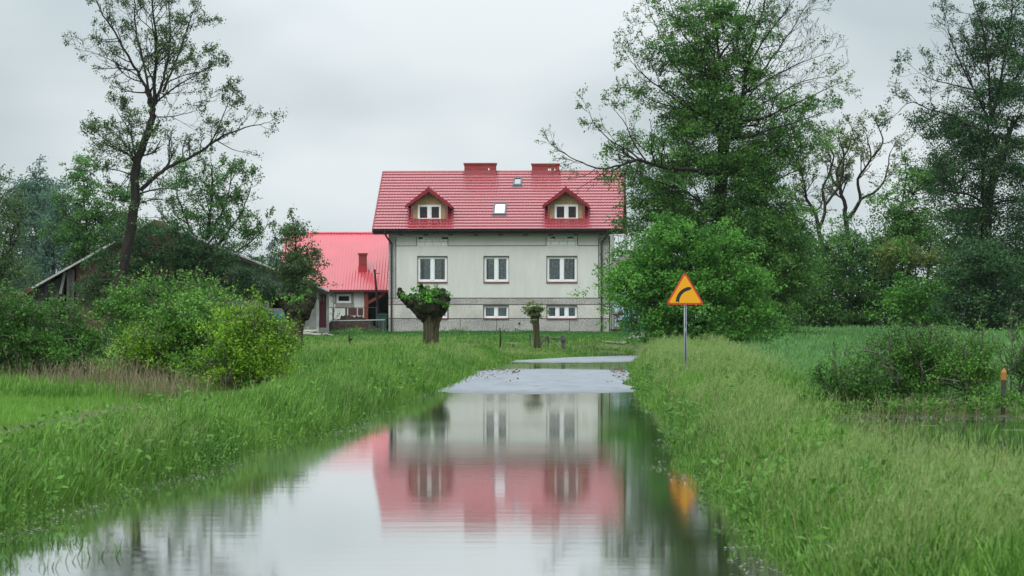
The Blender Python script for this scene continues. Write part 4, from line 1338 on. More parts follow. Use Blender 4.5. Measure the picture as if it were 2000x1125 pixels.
p = MB(); p.tube([(0, .022, -.4), (0, .022, szz(545))], .030, 14); pole = p.build('pole', M['galv'], SG, True)
p = MB(); p.box(-.010, .010, -.0125, -.006, .1, szz(648)); p.box(-.010, .010, -.0125, -.006, szz(641), szz(598)); p.each('shade_stripe', M['dark'], pole)  # dark stripes paint the shading down the middle of the pole
p = MB(); p.tube([(0, .022, szz(647)), (0, .022, szz(642.5))], .034, 14); p.box(-.09, .09, -.009, .0, szz(588), szz(584)); p.build('clamp', M['galv'], pole)
p = MB(); p.prism(rtri(shr(tt, .99), shr(tl, .99), shr(tr_, .99), .045), -.0098, -.006); p.build('back_plate', M['galv'], SG)

# ------------------------------------------------------------------ trees
M['lf_poplar'] = leaf_mat('leaf_poplar', (.030, .068, .024), (.110, .200, .062))
M['lf_mid'] = leaf_mat('leaf_mid', (.020, .078, .016), (.115, .270, .060))
M['lf_maple'] = leaf_mat('leaf_maple', (.024, .110, .012), (.125, .340, .042))
M['lf_dark'] = leaf_mat('leaf_dark', (.012, .048, .016), (.062, .150, .046))
M['lf_big'] = leaf_mat('leaf_big', (.020, .080, .014), (.130, .290, .056))
M['lf_olive'] = leaf_mat('leaf_olive', (.055, .098, .020), (.170, .235, .055))
M['lf_far_haze'] = leaf_mat('leaf_far_haze', (.045, .105, .075), (.110, .205, .145))  # bluish haze of distance mixed into the leaf colour
M['lf_yellow'] = leaf_mat('leaf_yellow', (.034, .125, .005), (.235, .430, .030))
M['lf_shrub'] = leaf_mat('leaf_shrub', (.014, .066, .008), (.100, .255, .038))
M['lf_bright'] = leaf_mat('leaf_bright', (.026, .105, .010), (.145, .325, .050))
M['lf_needle'] = leaf_mat('leaf_needle', (.018, .045, .038), (.040, .085, .065), .1)


def at(px, D):
    x = (px - 1000) / F * D
    return (x, D, lz(x, D))


def row(px, D):  # photo row of the ground at that pixel column and distance
    return YH + (CAMH - at(px, D)[2]) * F / D


# leaning poplar, left
T = Tree(150, 11, .105)
T.limb([(220, 668), (226, 600), (236, 540), (249, 480), (260, 420), (265, 380), (263, 345), (270, 312), (284, 272), (296, 236), (299, 210)], .31, .15, sides=10, jit=.02, kids=.5, klen=1.6, lev=1, leafy=.5, start=.5)
kw = dict(kids=2.2, klen=1.9, lev=2, nl=11)
T.limb([(298, 215), (288, 180), (268, 140), (245, 100), (222, 60), (196, 20), (178, -25)], 0.094, 0.022, leafy=.5, **kw)
T.limb([(272, 150), (240, 130), (205, 112), (172, 100)], 0.036, 0.009, leafy=.22, **kw)
T.limb([(290, 185), (282, 130, 1), (268, 70, 1.5), (262, 10, 2), (258, -60, 2)], 0.065, 0.022, leafy=.6, **kw)
T.limb([(299, 210), (302, 150, -.5), (305, 90, -1), (300, 30, -1), (296, -50, -1)], 0.101, 0.030, leafy=.75, **kw)
T.limb([(301, 205), (316, 165, .5), (328, 120, 1), (332, 60, 1), (330, -20, 1)], 0.086, 0.022, leafy=.75, **kw)
T.limb([(318, 180), (340, 130), (356, 85), (372, 40), (392, -10)], 0.065, 0.015, leafy=.5, **kw)
T.limb([(310, 195), (345, 168, -1), (380, 148, -1.5), (412, 128, -2)], 0.050, 0.011, leafy=.7, **kw)
T.limb([(300, 228), (330, 228, .5), (362, 222, 1), (392, 214, 1)], 0.036, 0.009, leafy=.45, **kw)
T.limb([(275, 372), (302, 346), (330, 326), (362, 312), (394, 294), (420, 275), (452, 257), (490, 247), (522, 240)], 0.115, 0.015, kids=1.5, klen=1.5, lev=2, leafy=.75, nl=6)
T.limb([(404, 290), (424, 255, -.5), (440, 215, -1), (452, 188, -1)], 0.043, 0.011, kids=2, klen=1.3, lev=2, leafy=.95, nl=11)
T.limb([(425, 275), (455, 292, .4), (488, 300, .5)], 0.029, 0.009, kids=2, klen=1.0, lev=1, leafy=.35, nl=5)
T.limb([(275, 378), (300, 370, -1), (325, 368, -2), (350, 372, -2.5)], 0.050, 0.011, kids=1.5, klen=1.2, lev=1, leafy=.6, nl=6)
T.limb([(266, 330), (262, 292, .5), (250, 252, 1), (232, 222, 1)], 0.058, 0.015, kids=2.4, klen=1.7, lev=2, leafy=.95, nl=11)
T.limb([(268, 322), (248, 300, -.5), (222, 285, -1), (192, 262, -1)], 0.050, 0.015, kids=2.4, klen=1.5, lev=2, leafy=.95, nl=11)
T.limb([(262, 345), (240, 335, .5), (215, 330, 1)], 0.043, 0.015, kids=2, klen=1.4, lev=2, leafy=.9, nl=11)
T.limb([(263, 400), (300, 390, 1), (330, 392, 1.5)], 0.036, 0.015, kids=2, klen=1.2, lev=2, leafy=.7, nl=7)
T.blob(228, 300, 38, 55, 46, 26, cr=.32, wood=.1); T.blob(285, 215, 26, 30, 16, 22, cr=.26); T.blob(305, 120, 24, 45, 18, 18, cr=.26)
T.blob(322, 255, 28, 30, 16, 22, cr=.26); T.blob(345, 290, 40, 22, 14, 20, cr=.26)
T.blob(240, 540, 24, 55, 50, 26, cr=.25, dd=-.3); T.blob(254, 430, 22, 46, 34, 24, cr=.25); T.blob(300, 335, 36, 28, 24, 22, cr=.26); T.blob(282, 270, 26, 30, 20, 22, cr=.24)
T.finish('poplar_tree', 'tall leaning poplar with dark trunk and thin see-through crown over the old barn', 'tree', at(220, 150), M['bark'], M['lf_poplar'])

# leafy trees on both sides of its trunk
T = Tree(177, 12, .14)
T.limb([(190, 660), (185, 560), (175, 480), (168, 420), (162, 350)], .16, .03, kids=1.2, klen=2, lev=2, leafy=.9, nl=8)
T.limb([(184, 540), (215, 480), (235, 430), (240, 400)], .08, .02, kids=1.2, klen=1.6, lev=2, leafy=.9, nl=8)
for a in ((150, 325, 28, 30, 40), (172, 385, 52, 45, 90), (200, 440, 62, 48, 120), (160, 480, 50, 40, 90), (235, 410, 32, 55, 70), (225, 500, 46, 40, 60), (130, 455, 30, 26, 30), (262, 330, 22, 24, 16)):
    T.blob(*a, lpc=34)
T.finish('broadleaf_tree', 'dense green tree in front of the hazy far trees, left of the leaning poplar trunk', 'tree', at(190, 177), M['bark'], M['lf_mid'])

T = Tree(176, 13, .13)
T.limb([(400, 660), (398, 560), (402, 480), (410, 420), (415, 360), (412, 318)], .17, .025, kids=1.8, klen=1.9, lev=2, leafy=.8, nl=9)
T.limb([(400, 520), (440, 460), (475, 410), (490, 362)], .09, .02, kids=2.2, klen=1.5, lev=2, leafy=.85, nl=9)
T.limb([(400, 540), (450, 500), (492, 470), (520, 442)], .08, .02, kids=2.2, klen=1.3, lev=2, leafy=.85, nl=9)
T.limb([(402, 500), (370, 440), (350, 390), (345, 340)], .09, .02, kids=2.2, klen=1.6, lev=2, leafy=.8, nl=9)
T.limb([(404, 470), (440, 400), (452, 345)], .08, .02, kids=2.2, klen=1.5, lev=2, leafy=.8, nl=9)
for a in ((372, 380, 48, 50, 46), (430, 400, 50, 55, 50), (465, 455, 45, 45, 50), (350, 440, 50, 40, 60), (420, 480, 60, 40, 80), (480, 500, 40, 30, 50), (400, 335, 28, 20, 14)):
    T.blob(*a, lpc=28, cr=.32)
T.finish('broadleaf_tree', 'green tree with upright feathery shoots growing behind the right slope of the barn roof', 'tree', at(400, 176), M['bark'], M['lf_mid'])

T = Tree(155.5, 14, .12)
T.limb([(330, 660), (335, 600), (345, 540), (350, 480)], .10, .03)
for a in ((325, 480, 46, 36, 110), (385, 510, 52, 36, 140), (330, 540, 60, 45, 130), (440, 545, 52, 28, 130), (505, 565, 40, 20, 70), (272, 500, 22, 46, 60), (190, 565, 40, 40, 80), (225, 525, 36, 34, 60), (380, 575, 60, 28, 90), (420, 480, 40, 26, 40), (470, 520, 40, 22, 36), (252, 455, 34, 24, 46), (195, 500, 30, 18, 26), (305, 445, 30, 18, 30)):
    T.blob(*a, lpc=34, cr=.30, rd=.9)
T.finish('climbing_ivy', 'dark green ivy and elder covering the brick gable of the old barn', 'plant', at(330, 156), M['bark'], M['lf_dark'], wood='stem', crown='foliage')

# far trees on the left, their haze put into the leaf colour
for i, (px, D, lab, limbs, blobs) in enumerate((
    (72, 300, 'tall hazy blue-green tree far behind the barn, the taller of the far pair', [[(80, 620), (78, 540), (72, 460), (68, 390), (70, 345)], [(78, 540), (50, 470), (40, 400)], [(78, 560), (105, 500), (118, 430)]],
     [(60, 365, 34, 26, 40), (85, 375, 36, 32, 50), (50, 420, 32, 40, 50), (95, 430, 40, 50, 60), (60, 490, 40, 40, 44), (105, 500, 30, 40, 36), (60, 560, 60, 30, 50), (20, 540, 40, 40, 40)]),
    (118, 285, 'hazy blue-green tree far behind the barn, right of the tallest far one', [[(108, 620), (106, 540), (104, 460), (112, 400)], [(106, 560), (130, 500), (140, 440)], [(60, 600), (62, 540), (56, 500)]],
     [(122, 400, 30, 40, 40), (112, 460, 34, 46, 36), (80, 540, 46, 34, 40), (135, 500, 24, 50, 40), (120, 570, 60, 30, 50), (165, 470, 24, 40, 24)]),
    (18, 225, 'tall dark tree cut by the left edge of the picture', [[(-10, 640), (-8, 540), (-4, 460), (0, 380)], [(-6, 560), (20, 500), (28, 440)]],
     [(-6, 395, 24, 36, 26), (8, 440, 26, 46, 44), (-4, 500, 40, 46, 50), (20, 540, 34, 40, 34), (-10, 580, 40, 30, 30)]))):
    T = Tree(D, 30 + i, .22 if D > 250 else .17)
    for l in limbs: T.limb(l, .24, .04, kids=.8, klen=2.6, lev=2, leafy=.7, nl=7)
    for b_ in blobs: T.blob(b_[0], b_[1], b_[2], b_[3], int(b_[4] * 2.4), lpc=34, cr=.62, wood=.12)
    T.finish('far_tree', lab, 'tree', at(px, D), M['bark'], M['lf_far_haze'] if D > 250 else M['lf_poplar'])
# far conifers seen between barn and outbuilding
for i, (px, top, D, wd, lab) in enumerate(((527, 500, 330, 12, 'small far conifer at the left end of the gap beside the red-roofed outbuilding'), (540, 488, 300, 14, 'taller far conifer close to the slender tree by the outbuilding'), (512, 520, 340, 12, 'lowest far conifer, next to the feathery tree behind the barn'))):
    T = Tree(D, 40 + i, .20)
    T.limb([(px, 640), (px, top)], .18, .03)
    for k in range(16):
        f = k / 15.
        T.blob(px, top + 6 + (640 - top) * f * .85, 3 + wd * (.35 + f), 6, 8 + int(16 * f), lpc=16, cr=.45, wood=0, hollow=.2)
    T.finish('conifer', lab, 'tree', at(px, D), M['bark'], M['lf_needle'])

# slender ash beside the red roof
T = Tree(152, 15, .115)
T.limb([(585, 655), (583, 600), (580, 550), (577, 500), (575, 450), (572, 434)], .09, .02, kids=1.4, klen=.8, lev=1, leafy=.9, nl=9)
for a in ((572, 452, 20, 18, 22), (575, 490, 26, 24, 30), (608, 500, 16, 22, 15), (590, 530, 30, 22, 36), (560, 525, 18, 26, 22), (612, 545, 12, 16, 9), (575, 562, 32, 16, 26), (560, 470, 10, 10, 8)):
    T.blob(a[0], a[1], a[2] * .9, a[3], int(a[4] * 2.2), lpc=28, cr=.26, rd=.6)
T.finish('young_ash_tree', 'slender young tree in front of the left end of the red sheet roof', 'tree', at(585, 152), M['bark'], M['lf_poplar'])

# big tree on the right
T = Tree(150, 21, .112)
T.limb([(1408, 668), (1406, 600), (1402, 520), (1400, 450), (1405, 390), (1411, 330), (1414, 280), (1412, 268)], .40, .26, sides=10, jit=.02)
kw = dict(kids=1.7, klen=2.0, lev=2, nl=11)
kt = dict(kids=2.3, klen=2.0, lev=2, nl=7)
T.limb([(1411, 275), (1397, 245), (1397, 205), (1404, 160), (1404, 100), (1398, 40), (1392, -40)], 0.132, 0.035, leafy=.8, **kw)
T.limb([(1414, 280), (1430, 248), (1446, 200), (1458, 140), (1470, 80), (1490, 20), (1505, -40)], 0.125, 0.028, leafy=.6, **kw)
T.limb([(1405, 112), (1427, 80), (1448, 50), (1462, 10), (1472, -40)], 0.066, 0.021, leafy=.55, **kw)
T.limb([(1424, 258), (1455, 236, -1), (1485, 233, -2), (1525, 215, -2.5), (1570, 195, -3), (1618, 172, -3)], 0.099, 0.017, leafy=.55, **kw)
T.limb([(1428, 270), (1470, 266, -1.5), (1505, 252, -2.5), (1550, 240, -3), (1600, 222, -3)], 0.073, 0.014, leafy=.45, **kw)
T.limb([(1448, 195), (1480, 150, 1), (1510, 110, 1.5), (1545, 60, 2), (1575, 10, 2)], 0.066, 0.014, leafy=.16, **kt)
T.limb([(1462, 180), (1510, 150, .5), (1560, 125, 1), (1612, 105, 1)], 0.053, 0.010, leafy=.14, **kt)
T.limb([(1470, 215), (1520, 185, .5), (1565, 160, 1), (1625, 148, 1)], 0.053, 0.010, leafy=.26, **kt)
T.limb([(1462, 130), (1490, 80, -1), (1520, 40, -1.5), (1560, -10, -2)], 0.053, 0.014, leafy=.2, **kt)
T.limb([(1398, 215), (1360, 170, 1), (1320, 130, 1.5), (1290, 70, 2), (1268, 20, 2)], 0.073, 0.014, leafy=.42, **kw)
T.limb([(1400, 150), (1360, 100, -1), (1330, 60, -1.5), (1310, 10, -2)], 0.053, 0.014, leafy=.5, **kw)
T.limb([(1396, 240), (1350, 215, -.5), (1300, 180, -1), (1250, 140, -1), (1232, 118, -1)], 0.066, 0.014, leafy=.5, **kw)
T.limb([(1345, 215), (1300, 205), (1265, 192), (1245, 178)], 0.040, 0.010, leafy=.4, **kw)
T.limb([(1408, 345), (1360, 332, -2), (1310, 328, -3), (1272, 321, -3.5), (1250, 311, -4), (1232, 316, -4), (1200, 326, -4.5), (1165, 328, -5), (1125, 312, -5), (1088, 290, -5)], 0.112, 0.017, kids=1.7, klen=1.7, lev=2, leafy=.25, nl=6)
T.limb([(1250, 311, -4), (1222, 290, -4), (1190, 272, -4), (1160, 240, -4), (1150, 215, -4)], 0.046, 0.010, kids=1.6, klen=1.4, lev=2, leafy=.6, nl=7)
T.limb([(1265, 320, -3.5), (1235, 275, -3.5), (1220, 240, -3.5), (1200, 215, -3.5)], 0.046, 0.010, kids=1.6, klen=1.4, lev=2, leafy=.8, nl=7)
T.limb([(1190, 326, -4.5), (1168, 345, -4.6), (1140, 362, -4.6), (1125, 372, -4.6)], 0.020, 0.007, kids=1.2, klen=.7, lev=1, leafy=.1, nl=3)
T.limb([(1402, 430), (1350, 380, -1), (1300, 360, -2), (1270, 350, -2)], 0.066, 0.021, leafy=.7, **kw)
T.limb([(1404, 420), (1470, 380, 1), (1520, 350, 1), (1560, 330, 1)], 0.066, 0.021, leafy=.7, **kw)
for a in ((1395, 30, 48, 55, 70), (1400, 110, 55, 55, 90), (1395, 180, 72, 45, 120), (1440, 220, 70, 40, 100), (1350, 225, 60, 38, 90), (1420, 290, 110, 40, 150), (1330, 300, 60, 36, 90),
          (1500, 300, 60, 50, 90), (1390, 360, 140, 55, 260), (1290, 385, 70, 55, 130), (1500, 390, 75, 65, 170), (1400, 450, 120, 60, 220), (1510, 480, 70, 70, 170), (1240, 415, 30, 40, 35), (1440, 540, 110, 80, 170), (1520, 570, 60, 80, 130), (1540, 500, 40, 70, 90), (1500, 630, 60, 34, 90), (1475, 450, 60, 50, 90), (1555, 200, 40, 26, 18), (1280, 90, 30, 40, 16), (1265, 180, 30, 26, 16), (1330, 110, 46, 60, 46), (1350, 40, 40, 46, 36), (1470, 140, 46, 56, 60), (1465, 50, 40, 44, 34), (1550, 262, 60, 36, 56), (1320, 250, 46, 40, 50), (1200, 265, 40, 30, 20), (1240, 340, 36, 30, 24)):
    T.blob(a[0], a[1], a[2], a[3], int(a[4] * 1.5), lpc=46, cr=.34, wood=.08)
T.finish('big_tree', 'tallest tree right of the house, bare top twigs, bare limb over the roof', 'tree', at(1408, 150), M['bark'], M['lf_big'])

# maple in front of it
T = Tree(131, 22, .122)
T.limb([(1330, row(1330, 131) + 4), (1332, 620), (1338, 560), (1345, 510)], .17, .06, kids=.6, klen=1.6, lev=2, leafy=.9, nl=8)
T.limb([(1332, 610), (1290, 560), (1262, 520)], .08, .03, kids=1, klen=1.4, lev=2, leafy=.9, nl=8)
T.limb([(1334, 600), (1385, 560), (1430, 540)], .09, .03, kids=1, klen=1.4, lev=2, leafy=.9, nl=8)
for a in ((1335, 475, 70, 38, 110), (1280, 505, 55, 40, 90), (1400, 490, 46, 45, 70), (1245, 545, 50, 36, 70), (1310, 545, 80, 45, 120), (1390, 555, 65, 40, 90), (1450, 565, 58, 36, 80), (1270, 590, 66, 36, 90),
          (1345, 605, 70, 38, 100), (1430, 615, 70, 40, 100), (1470, 625, 40, 34, 50), (1300, 635, 40, 26, 50), (1390, 652, 90, 24, 80), (1210, 555, 26, 18, 20), (1432, 470, 18, 26, 18), (1330, 443, 26, 12, 18), (1310, 650, 30, 20, 26)):
    T.blob(*a, lpc=50, cr=.34, rag=.75)
T.finish('maple_tree', 'bright green maple with branches down to the ground, behind the warning sign', 'tree', at(1330, 131), M['bark'], M['lf_maple'])

# hedge trees along the field edge
HT = (
    (1580, 184, 'lf_big', 'rounded dark green tree right behind the maple, at the left end of the field hedge', ((1560, 500, 50, 60, 120), (1590, 570, 60, 60, 150), (1545, 590, 40, 60, 80), (1600, 620, 56, 26, 60))),
    (1668, 186, 'lf_mid', 'mid green rounded tree in the field hedge below the twisted locust trees', ((1660, 480, 56, 46, 110), (1625, 530, 50, 50, 100), (1690, 545, 54, 60, 130), (1650, 600, 66, 40, 100), (1700, 610, 40, 30, 50))),
    (1730, 188, 'lf_big', 'tallest and fullest tree of the field hedge, between the locusts and the dark tree', ((1735, 400, 40, 36, 60), (1790, 370, 46, 50, 100), (1750, 450, 60, 50, 120), (1720, 500, 46, 46, 80), (1800, 430, 50, 50, 100), (1830, 330, 40, 40, 60))),
    (1800, 184, 'lf_olive', 'spreading yellowish-olive tree at the right end of the field hedge', ((1770, 490, 46, 26, 60), (1820, 515, 48, 30, 70), (1860, 545, 26, 30, 40))),
    (1812, 182, 'lf_maple', 'low fresh green bush under the olive tree at the field edge', ((1780, 570, 50, 40, 90), (1840, 575, 46, 40, 90), (1800, 610, 80, 28, 90))))
for i, (px, D, lm, lab, bl) in enumerate(HT):
    T = Tree(D, 50 + i, .16)
    cx = sum(b_[0] for b_ in bl) / len(bl); cy_ = min(b_[1] for b_ in bl)
    T.limb([(px, 642), (px + 4, 600), (px + 8, 550), (cx, cy_ + 10)], .16, .04, kids=.6, klen=1.8, lev=2, leafy=.8, nl=7)
    T.limb([(px + 4, 600), (px - 30, 550), (px - 40, 500)], .08, .03, kids=.6, klen=1.5, lev=2, leafy=.8, nl=7)
    T.limb([(px + 4, 610), (px + 36, 560), (px + 44, 520)], .08, .03, kids=.6, klen=1.5, lev=2, leafy=.8, nl=7)
    for b_ in bl: T.blob(*b_, lpc=32, cr=.42)
    T.finish('hedge_tree', lab, 'tree', at(px, D), M['bark'], M[lm], 'trees along the field edge')

BK = ((1300, 'dark tree behind the maple, showing only between the house and the big tree', ((1290, 520, 60, 80, 120), (1260, 600, 40, 50, 50))),
      (1480, 'dark hedge tree directly behind the trunk of the big tree', ((1460, 520, 90, 90, 190), (1500, 600, 90, 50, 120))),
      (1640, 'dark low tree behind the field hedge, beneath the two locust trees', ((1620, 560, 80, 80, 170), (1680, 600, 70, 46, 110))),
      (1790, 'dark tree behind the olive tree of the field hedge', ((1770, 520, 80, 100, 200), (1820, 600, 80, 46, 130))),
      (1930, 'dark tree behind the thick trunk at the right picture edge', ((1900, 500, 70, 120, 200), (1980, 560, 70, 90, 180))))
for i, (px, lab, bl) in enumerate(BK):
    T = Tree(197, 140 + i, .20)
    T.limb([(px, 642), (px + 3, 590), (px, 540)], .16, .06)
    for b_ in bl: T.blob(*b_, lpc=34, cr=.52)
    T.finish('hedge_tree', lab, 'tree', at(px, 197), M['bark'], M['lf_dark'], 'dark trees behind the field hedge')
# twisted locusts, sparse tops
def locust(D, seed, base, limbs, lab):
    T = Tree(D, seed, .15)
    for l, r0 in limbs:
        T.limb(l, r0, .035, kids=1.3, klen=1.7, lev=2, leafy=.55, nl=6, spread=1.1, start=.45, jit=.06)
    T.finish('locust_tree', lab, 'tree', at(base, D), M['bark'], M['lf_olive'], 'twisted locust trees')


locust(205, 61, 1602, (([(1604, 640), (1604, 520), (1600, 450), (1588, 410), (1574, 380), (1566, 340), (1556, 310)], .20), ([(1600, 450), (1612, 405), (1606, 370), (1622, 330), (1618, 290)], .13), ([(1588, 410), (1560, 400), (1552, 370)], .08), ([(1612, 400), (1640, 360), (1648, 310), (1640, 270)], .10)),
       'left locust tree with thin twisted dark limbs, close to the big tree')
locust(208, 62, 1662, (([(1660, 640), (1664, 520), (1652, 430), (1650, 400), (1640, 370), (1636, 330), (1656, 290), (1665, 255)], .22), ([(1654, 430), (1680, 390), (1676, 350), (1700, 310), (1694, 270)], .15), ([(1680, 390), (1712, 372), (1730, 345), (1738, 300)], .11), ([(1640, 370), (1622, 340), (1628, 300), (1600, 270)], .09), ([(1700, 310), (1724, 280), (1716, 248)], .08)),
       'right locust tree with thick twisted dark limbs and sparse leaf tufts')

# dark tree at the right edge
T = Tree(172, 71, .125)
T.limb([(1932, 650), (1932, 560), (1928, 480), (1926, 420), (1934, 370), (1952, 320), (1968, 270)],   .40, .20, sides=10, jit=.02)
kw = dict(kids=1.3, klen=2.4, lev=2, nl=11)
T.limb([(1926, 420), (1918, 360), (1922, 300), (1930, 240), (1918, 205), (1900, 170), (1880, 110)], 0.140, 0.022, leafy=.5, **kw)
T.limb([(1930, 240), (1950, 180), (1962, 110), (1975, 40), (1980, -30)], 0.098, 0.022, leafy=.6, **kw)
T.limb([(1940, 215), (1972, 170, 1), (2000, 120, 1), (2030, 60, 1)], 0.077, 0.022, leafy=.75, **kw)
T.limb([(1925, 255), (1890, 245, -1), (1860, 225, -1.5), (1820, 215, -2), (1782, 200, -2), (1760, 212, -2)], 0.077, 0.015, leafy=.7, **kw)
T.limb([(1915, 200), (1890, 150, -1), (1862, 90, -1), (1850, 40, -1)], 0.063, 0.015, leafy=.3, **kw)
T.limb([(1900, 175), (1860, 165), (1820, 155), (1795, 142)], 0.049, 0.011, leafy=.55, **kw)
T.limb([(1935, 210), (1930, 130, -1), (1920, 60, -1), (1900, 0, -1.5)], 0.077, 0.022, leafy=.5, **kw)
T.limb([(1930, 400), (1890, 380, -1), (1850, 372, -2), (1830, 350, -2)], 0.084, 0.022, leafy=.8, **kw)
for a in ((1990, 90, 40, 70, 60), (1975, 190, 55, 50, 90), (1890, 270, 60, 36, 80), (1820, 235, 40, 28, 36), (1955, 300, 70, 60, 160), (1860, 320, 60, 40, 90), (1990, 400, 50, 80, 140), (1900, 390, 70, 50, 120), (1880, 450, 46, 46, 70), (1985, 500, 46, 70, 110), (1920, 30, 30, 40, 20), (1960, 140, 60, 60, 80), (1900, 220, 50, 50, 60), (1850, 255, 50, 30, 40), (1900, 120, 36, 40, 26), (2000, 30, 40, 60, 50), (1950, 60, 40, 40, 30)):
    T.blob(a[0], a[1], a[2], a[3], int(a[4] * 1.3), lpc=44, cr=.42, wood=.10)
T.finish('big_tree', 'tall dark tree at the right picture edge, thick trunk under a ragged open crown', 'tree', at(1932, 172), M['bark'], M['lf_dark'])
T = Tree(166, 72, .16)
T.limb([(1905, 646), (1905, 580), (1900, 520)], .15, .04)
for a in ((1905, 520, 45, 50, 110), (1960, 560, 50, 50, 110), (1900, 590, 50, 44, 110), (1955, 610, 50, 34, 90), (2000, 600, 30, 60, 70), (1880, 560, 30, 50, 60)):
    T.blob(*a, lpc=34, cr=.45)
T.finish('holly_tree', 'dense blackish-green tree filling the space under the tall dark tree at the right edge', 'tree', at(1905, 166), M['bark'], M['lf_dark'])
# small conifer behind the wire fence
T = Tree(173, 73, .10)
T.limb([(1233, 652), (1233, 606)], .06, .02)
T.blob(1234, 640, 13, 12, 36, 26, cr=.18, rd=.45); T.blob(1232, 625, 10, 12, 24, 24, cr=.16, rd=.35); T.blob(1230, 612, 5, 8, 8, 18, cr=.12, rd=.2)
T.finish('garden_conifer', 'small dark garden conifer behind the green wire fence, right of the brown gate', 'shrub', at(1233, 173), M['bark'], M['lf_needle'])

# ------------------------------------------------------------------ pollard willows
M['willow_bark'] = simple('willow_bark', (.024, .021, .014), 1, .05, .5, 7, bump=1.0, stretch=(1.9, 1.9, .16), col2=(.100, .092, .052))
M['willow_knob'] = simple('willow_knob', (.010, .009, .007), 1, .05, .4, 9, bump=.8, col2=(.036, .038, .020))


def lump(mb, c, r, seed, mi=0, sq=(1, 1, 1)):
    bm = bmesh.new(); bmesh.ops.create_icosphere(bm, subdivisions=3, radius=1)
    for v in bm.verts:
        d = v.co.normalized()
        k = 1 + .32 * noise.noise(d * 1.7 + Vector((seed, 0, 0))) + .20 * noise.noise(d * 5 + Vector((0, seed, 0))) + .12 * noise.noise(d * 11 + Vector((0, seed, 3)))
        v.co = Vector((d.x * sq[0], d.y * sq[1], d.z * sq[2])) * k * r + Vector(c)
    mb.add([v.co.copy() for v in bm.verts], [tuple(v.index for v in f.verts) for f in bm.faces], mi)
    bm.free()


def pollard(D, base, pts, arms, lumps, sprouts, seed, label, lm='lf_maple'):
    """gnarled trunk, thick arms, knobs where it is cut each year, green sprouts"""
    e = at(base, D); k = F / D
    q = empty('pollard_willow', e, 0, label, 'tree', 'pollard willows')
    w = lambda x, y, dd=0.0: Vector(P(x, y, D + dd)) - Vector(e)
    mb = MB(); ns = 36
    path, rad = smooth_path([w(a, b_) for a, b_, _ in pts], [r_ / k for _, _, r_ in pts], 9)
    for i, (c, r_) in enumerate(zip(path, rad)):
        for j in range(ns):
            a = 2 * math.pi * j / ns
            n_ = .16 * noise.noise(Vector((math.cos(a) * 2.2, math.sin(a) * 2.2, c[2] * .7 + seed))) + .10 * noise.noise(Vector((math.cos(a) * 7, math.sin(a) * 7, c[2] * .6 + seed * 2))) + .05 * noise.noise(Vector((math.cos(a) * 3, math.sin(a) * 3, c[2] * 9)))
            mb.v.append((c[0] + math.cos(a) * r_ * (1 + n_ * 1.3), c[1] + math.sin(a) * r_ * (1 + n_ * 1.3), c[2]))
    for i in range(len(path) - 1):
        for j in range(ns):
            b_ = (j + 1) % ns
            mb.f.append((i * ns + j, i * ns + b_, (i + 1) * ns + b_, (i + 1) * ns + j)); mb.mi.append(0)
    mb.f.append(tuple((len(path) - 1) * ns + j for j in range(ns))); mb.mi.append(0)
    mb.build('trunk', M['willow_bark'], q, True)
    mb = MB()
    for ar, r0, r1 in arms:
        p, r_ = smooth_path([w(*a) for a in ar], list(np.linspace(r0 / k, r1 / k, len(ar))), 5)
        rs = np.random.RandomState(seed)
        mb.tube([Vector(a) for a in p], [x * (1 + .25 * (rs.rand() - .5)) for x in r_], 14)
    for i, (x, y, r_, dd) in enumerate(lumps):
        lump(mb, w(x, y, dd), .96 * r_ / k, seed + i * 3.7)
    mb.build('head', M['willow_knob'], q, True)
    T = Tree(D, seed, .12)
    for a in sprouts:
        T.blob(a[0], a[1], a[2], a[3], int(a[4] * .40), lpc=18, cr=.13, dd=a[5], rd=a[6] if len(a) > 6 else None, hollow=.2)
    p = np.concatenate(T.pts) - np.array(e); t_ = np.concatenate(T.tint)
    leaves_obj('sprouts', leaf_cards(T.rng, p, .11, .3, .5), t_, M[lm], q)


pollard(122, 842, [(843, 690, 18), (842, 672, 15.5), (841, 652, 14.5), (842, 632, 15), (845, 615, 18), (848, 600, 24), (848, 588, 28)],
        [([(835, 622), (818, 606), (800, 592), (786, 580)], 13, 7), ([(850, 610), (862, 592), (868, 574)], 14, 9), ([(840, 612), (832, 590), (828, 575)], 14, 8)],
        [(783, 574, 8, 0), (781, 566, 5, .1), (793, 585, 9, -.1), (806, 594, 12, -.1), (818, 602, 13, -.15), (828, 600, 15, -.25), (846, 602, 17, -.3), (862, 596, 15, -.2), (868, 582, 11, 0), (871, 592, 8, -.1), (864, 570, 8, .1), (853, 568, 6, .25), (825, 567, 8, .2), (822, 558, 5, .2), (836, 578, 14, .35), (852, 582, 13, .3), (803, 580, 7, .1), (860, 606, 10, -.2), (812, 578, 6, .2), (843, 588, 12, .0), (876, 585, 5, 0), (818, 612, 8, -.2), (828, 616, 9, -.2), (789, 583, 7, -.1)],
        [(842, 573, 24, 11, 60, -.15, .4), (812, 576, 14, 8, 22, -.2, .3), (852, 590, 18, 8, 20, -.5, .1), (832, 590, 12, 10, 18, -.45, .1), (868, 572, 9, 7, 10, -.1, .2), (826, 562, 10, 6, 10, .1)], 5,
        'big pollard willow before the house, thick ribbed trunk, wide knobbly head with green sprouts')
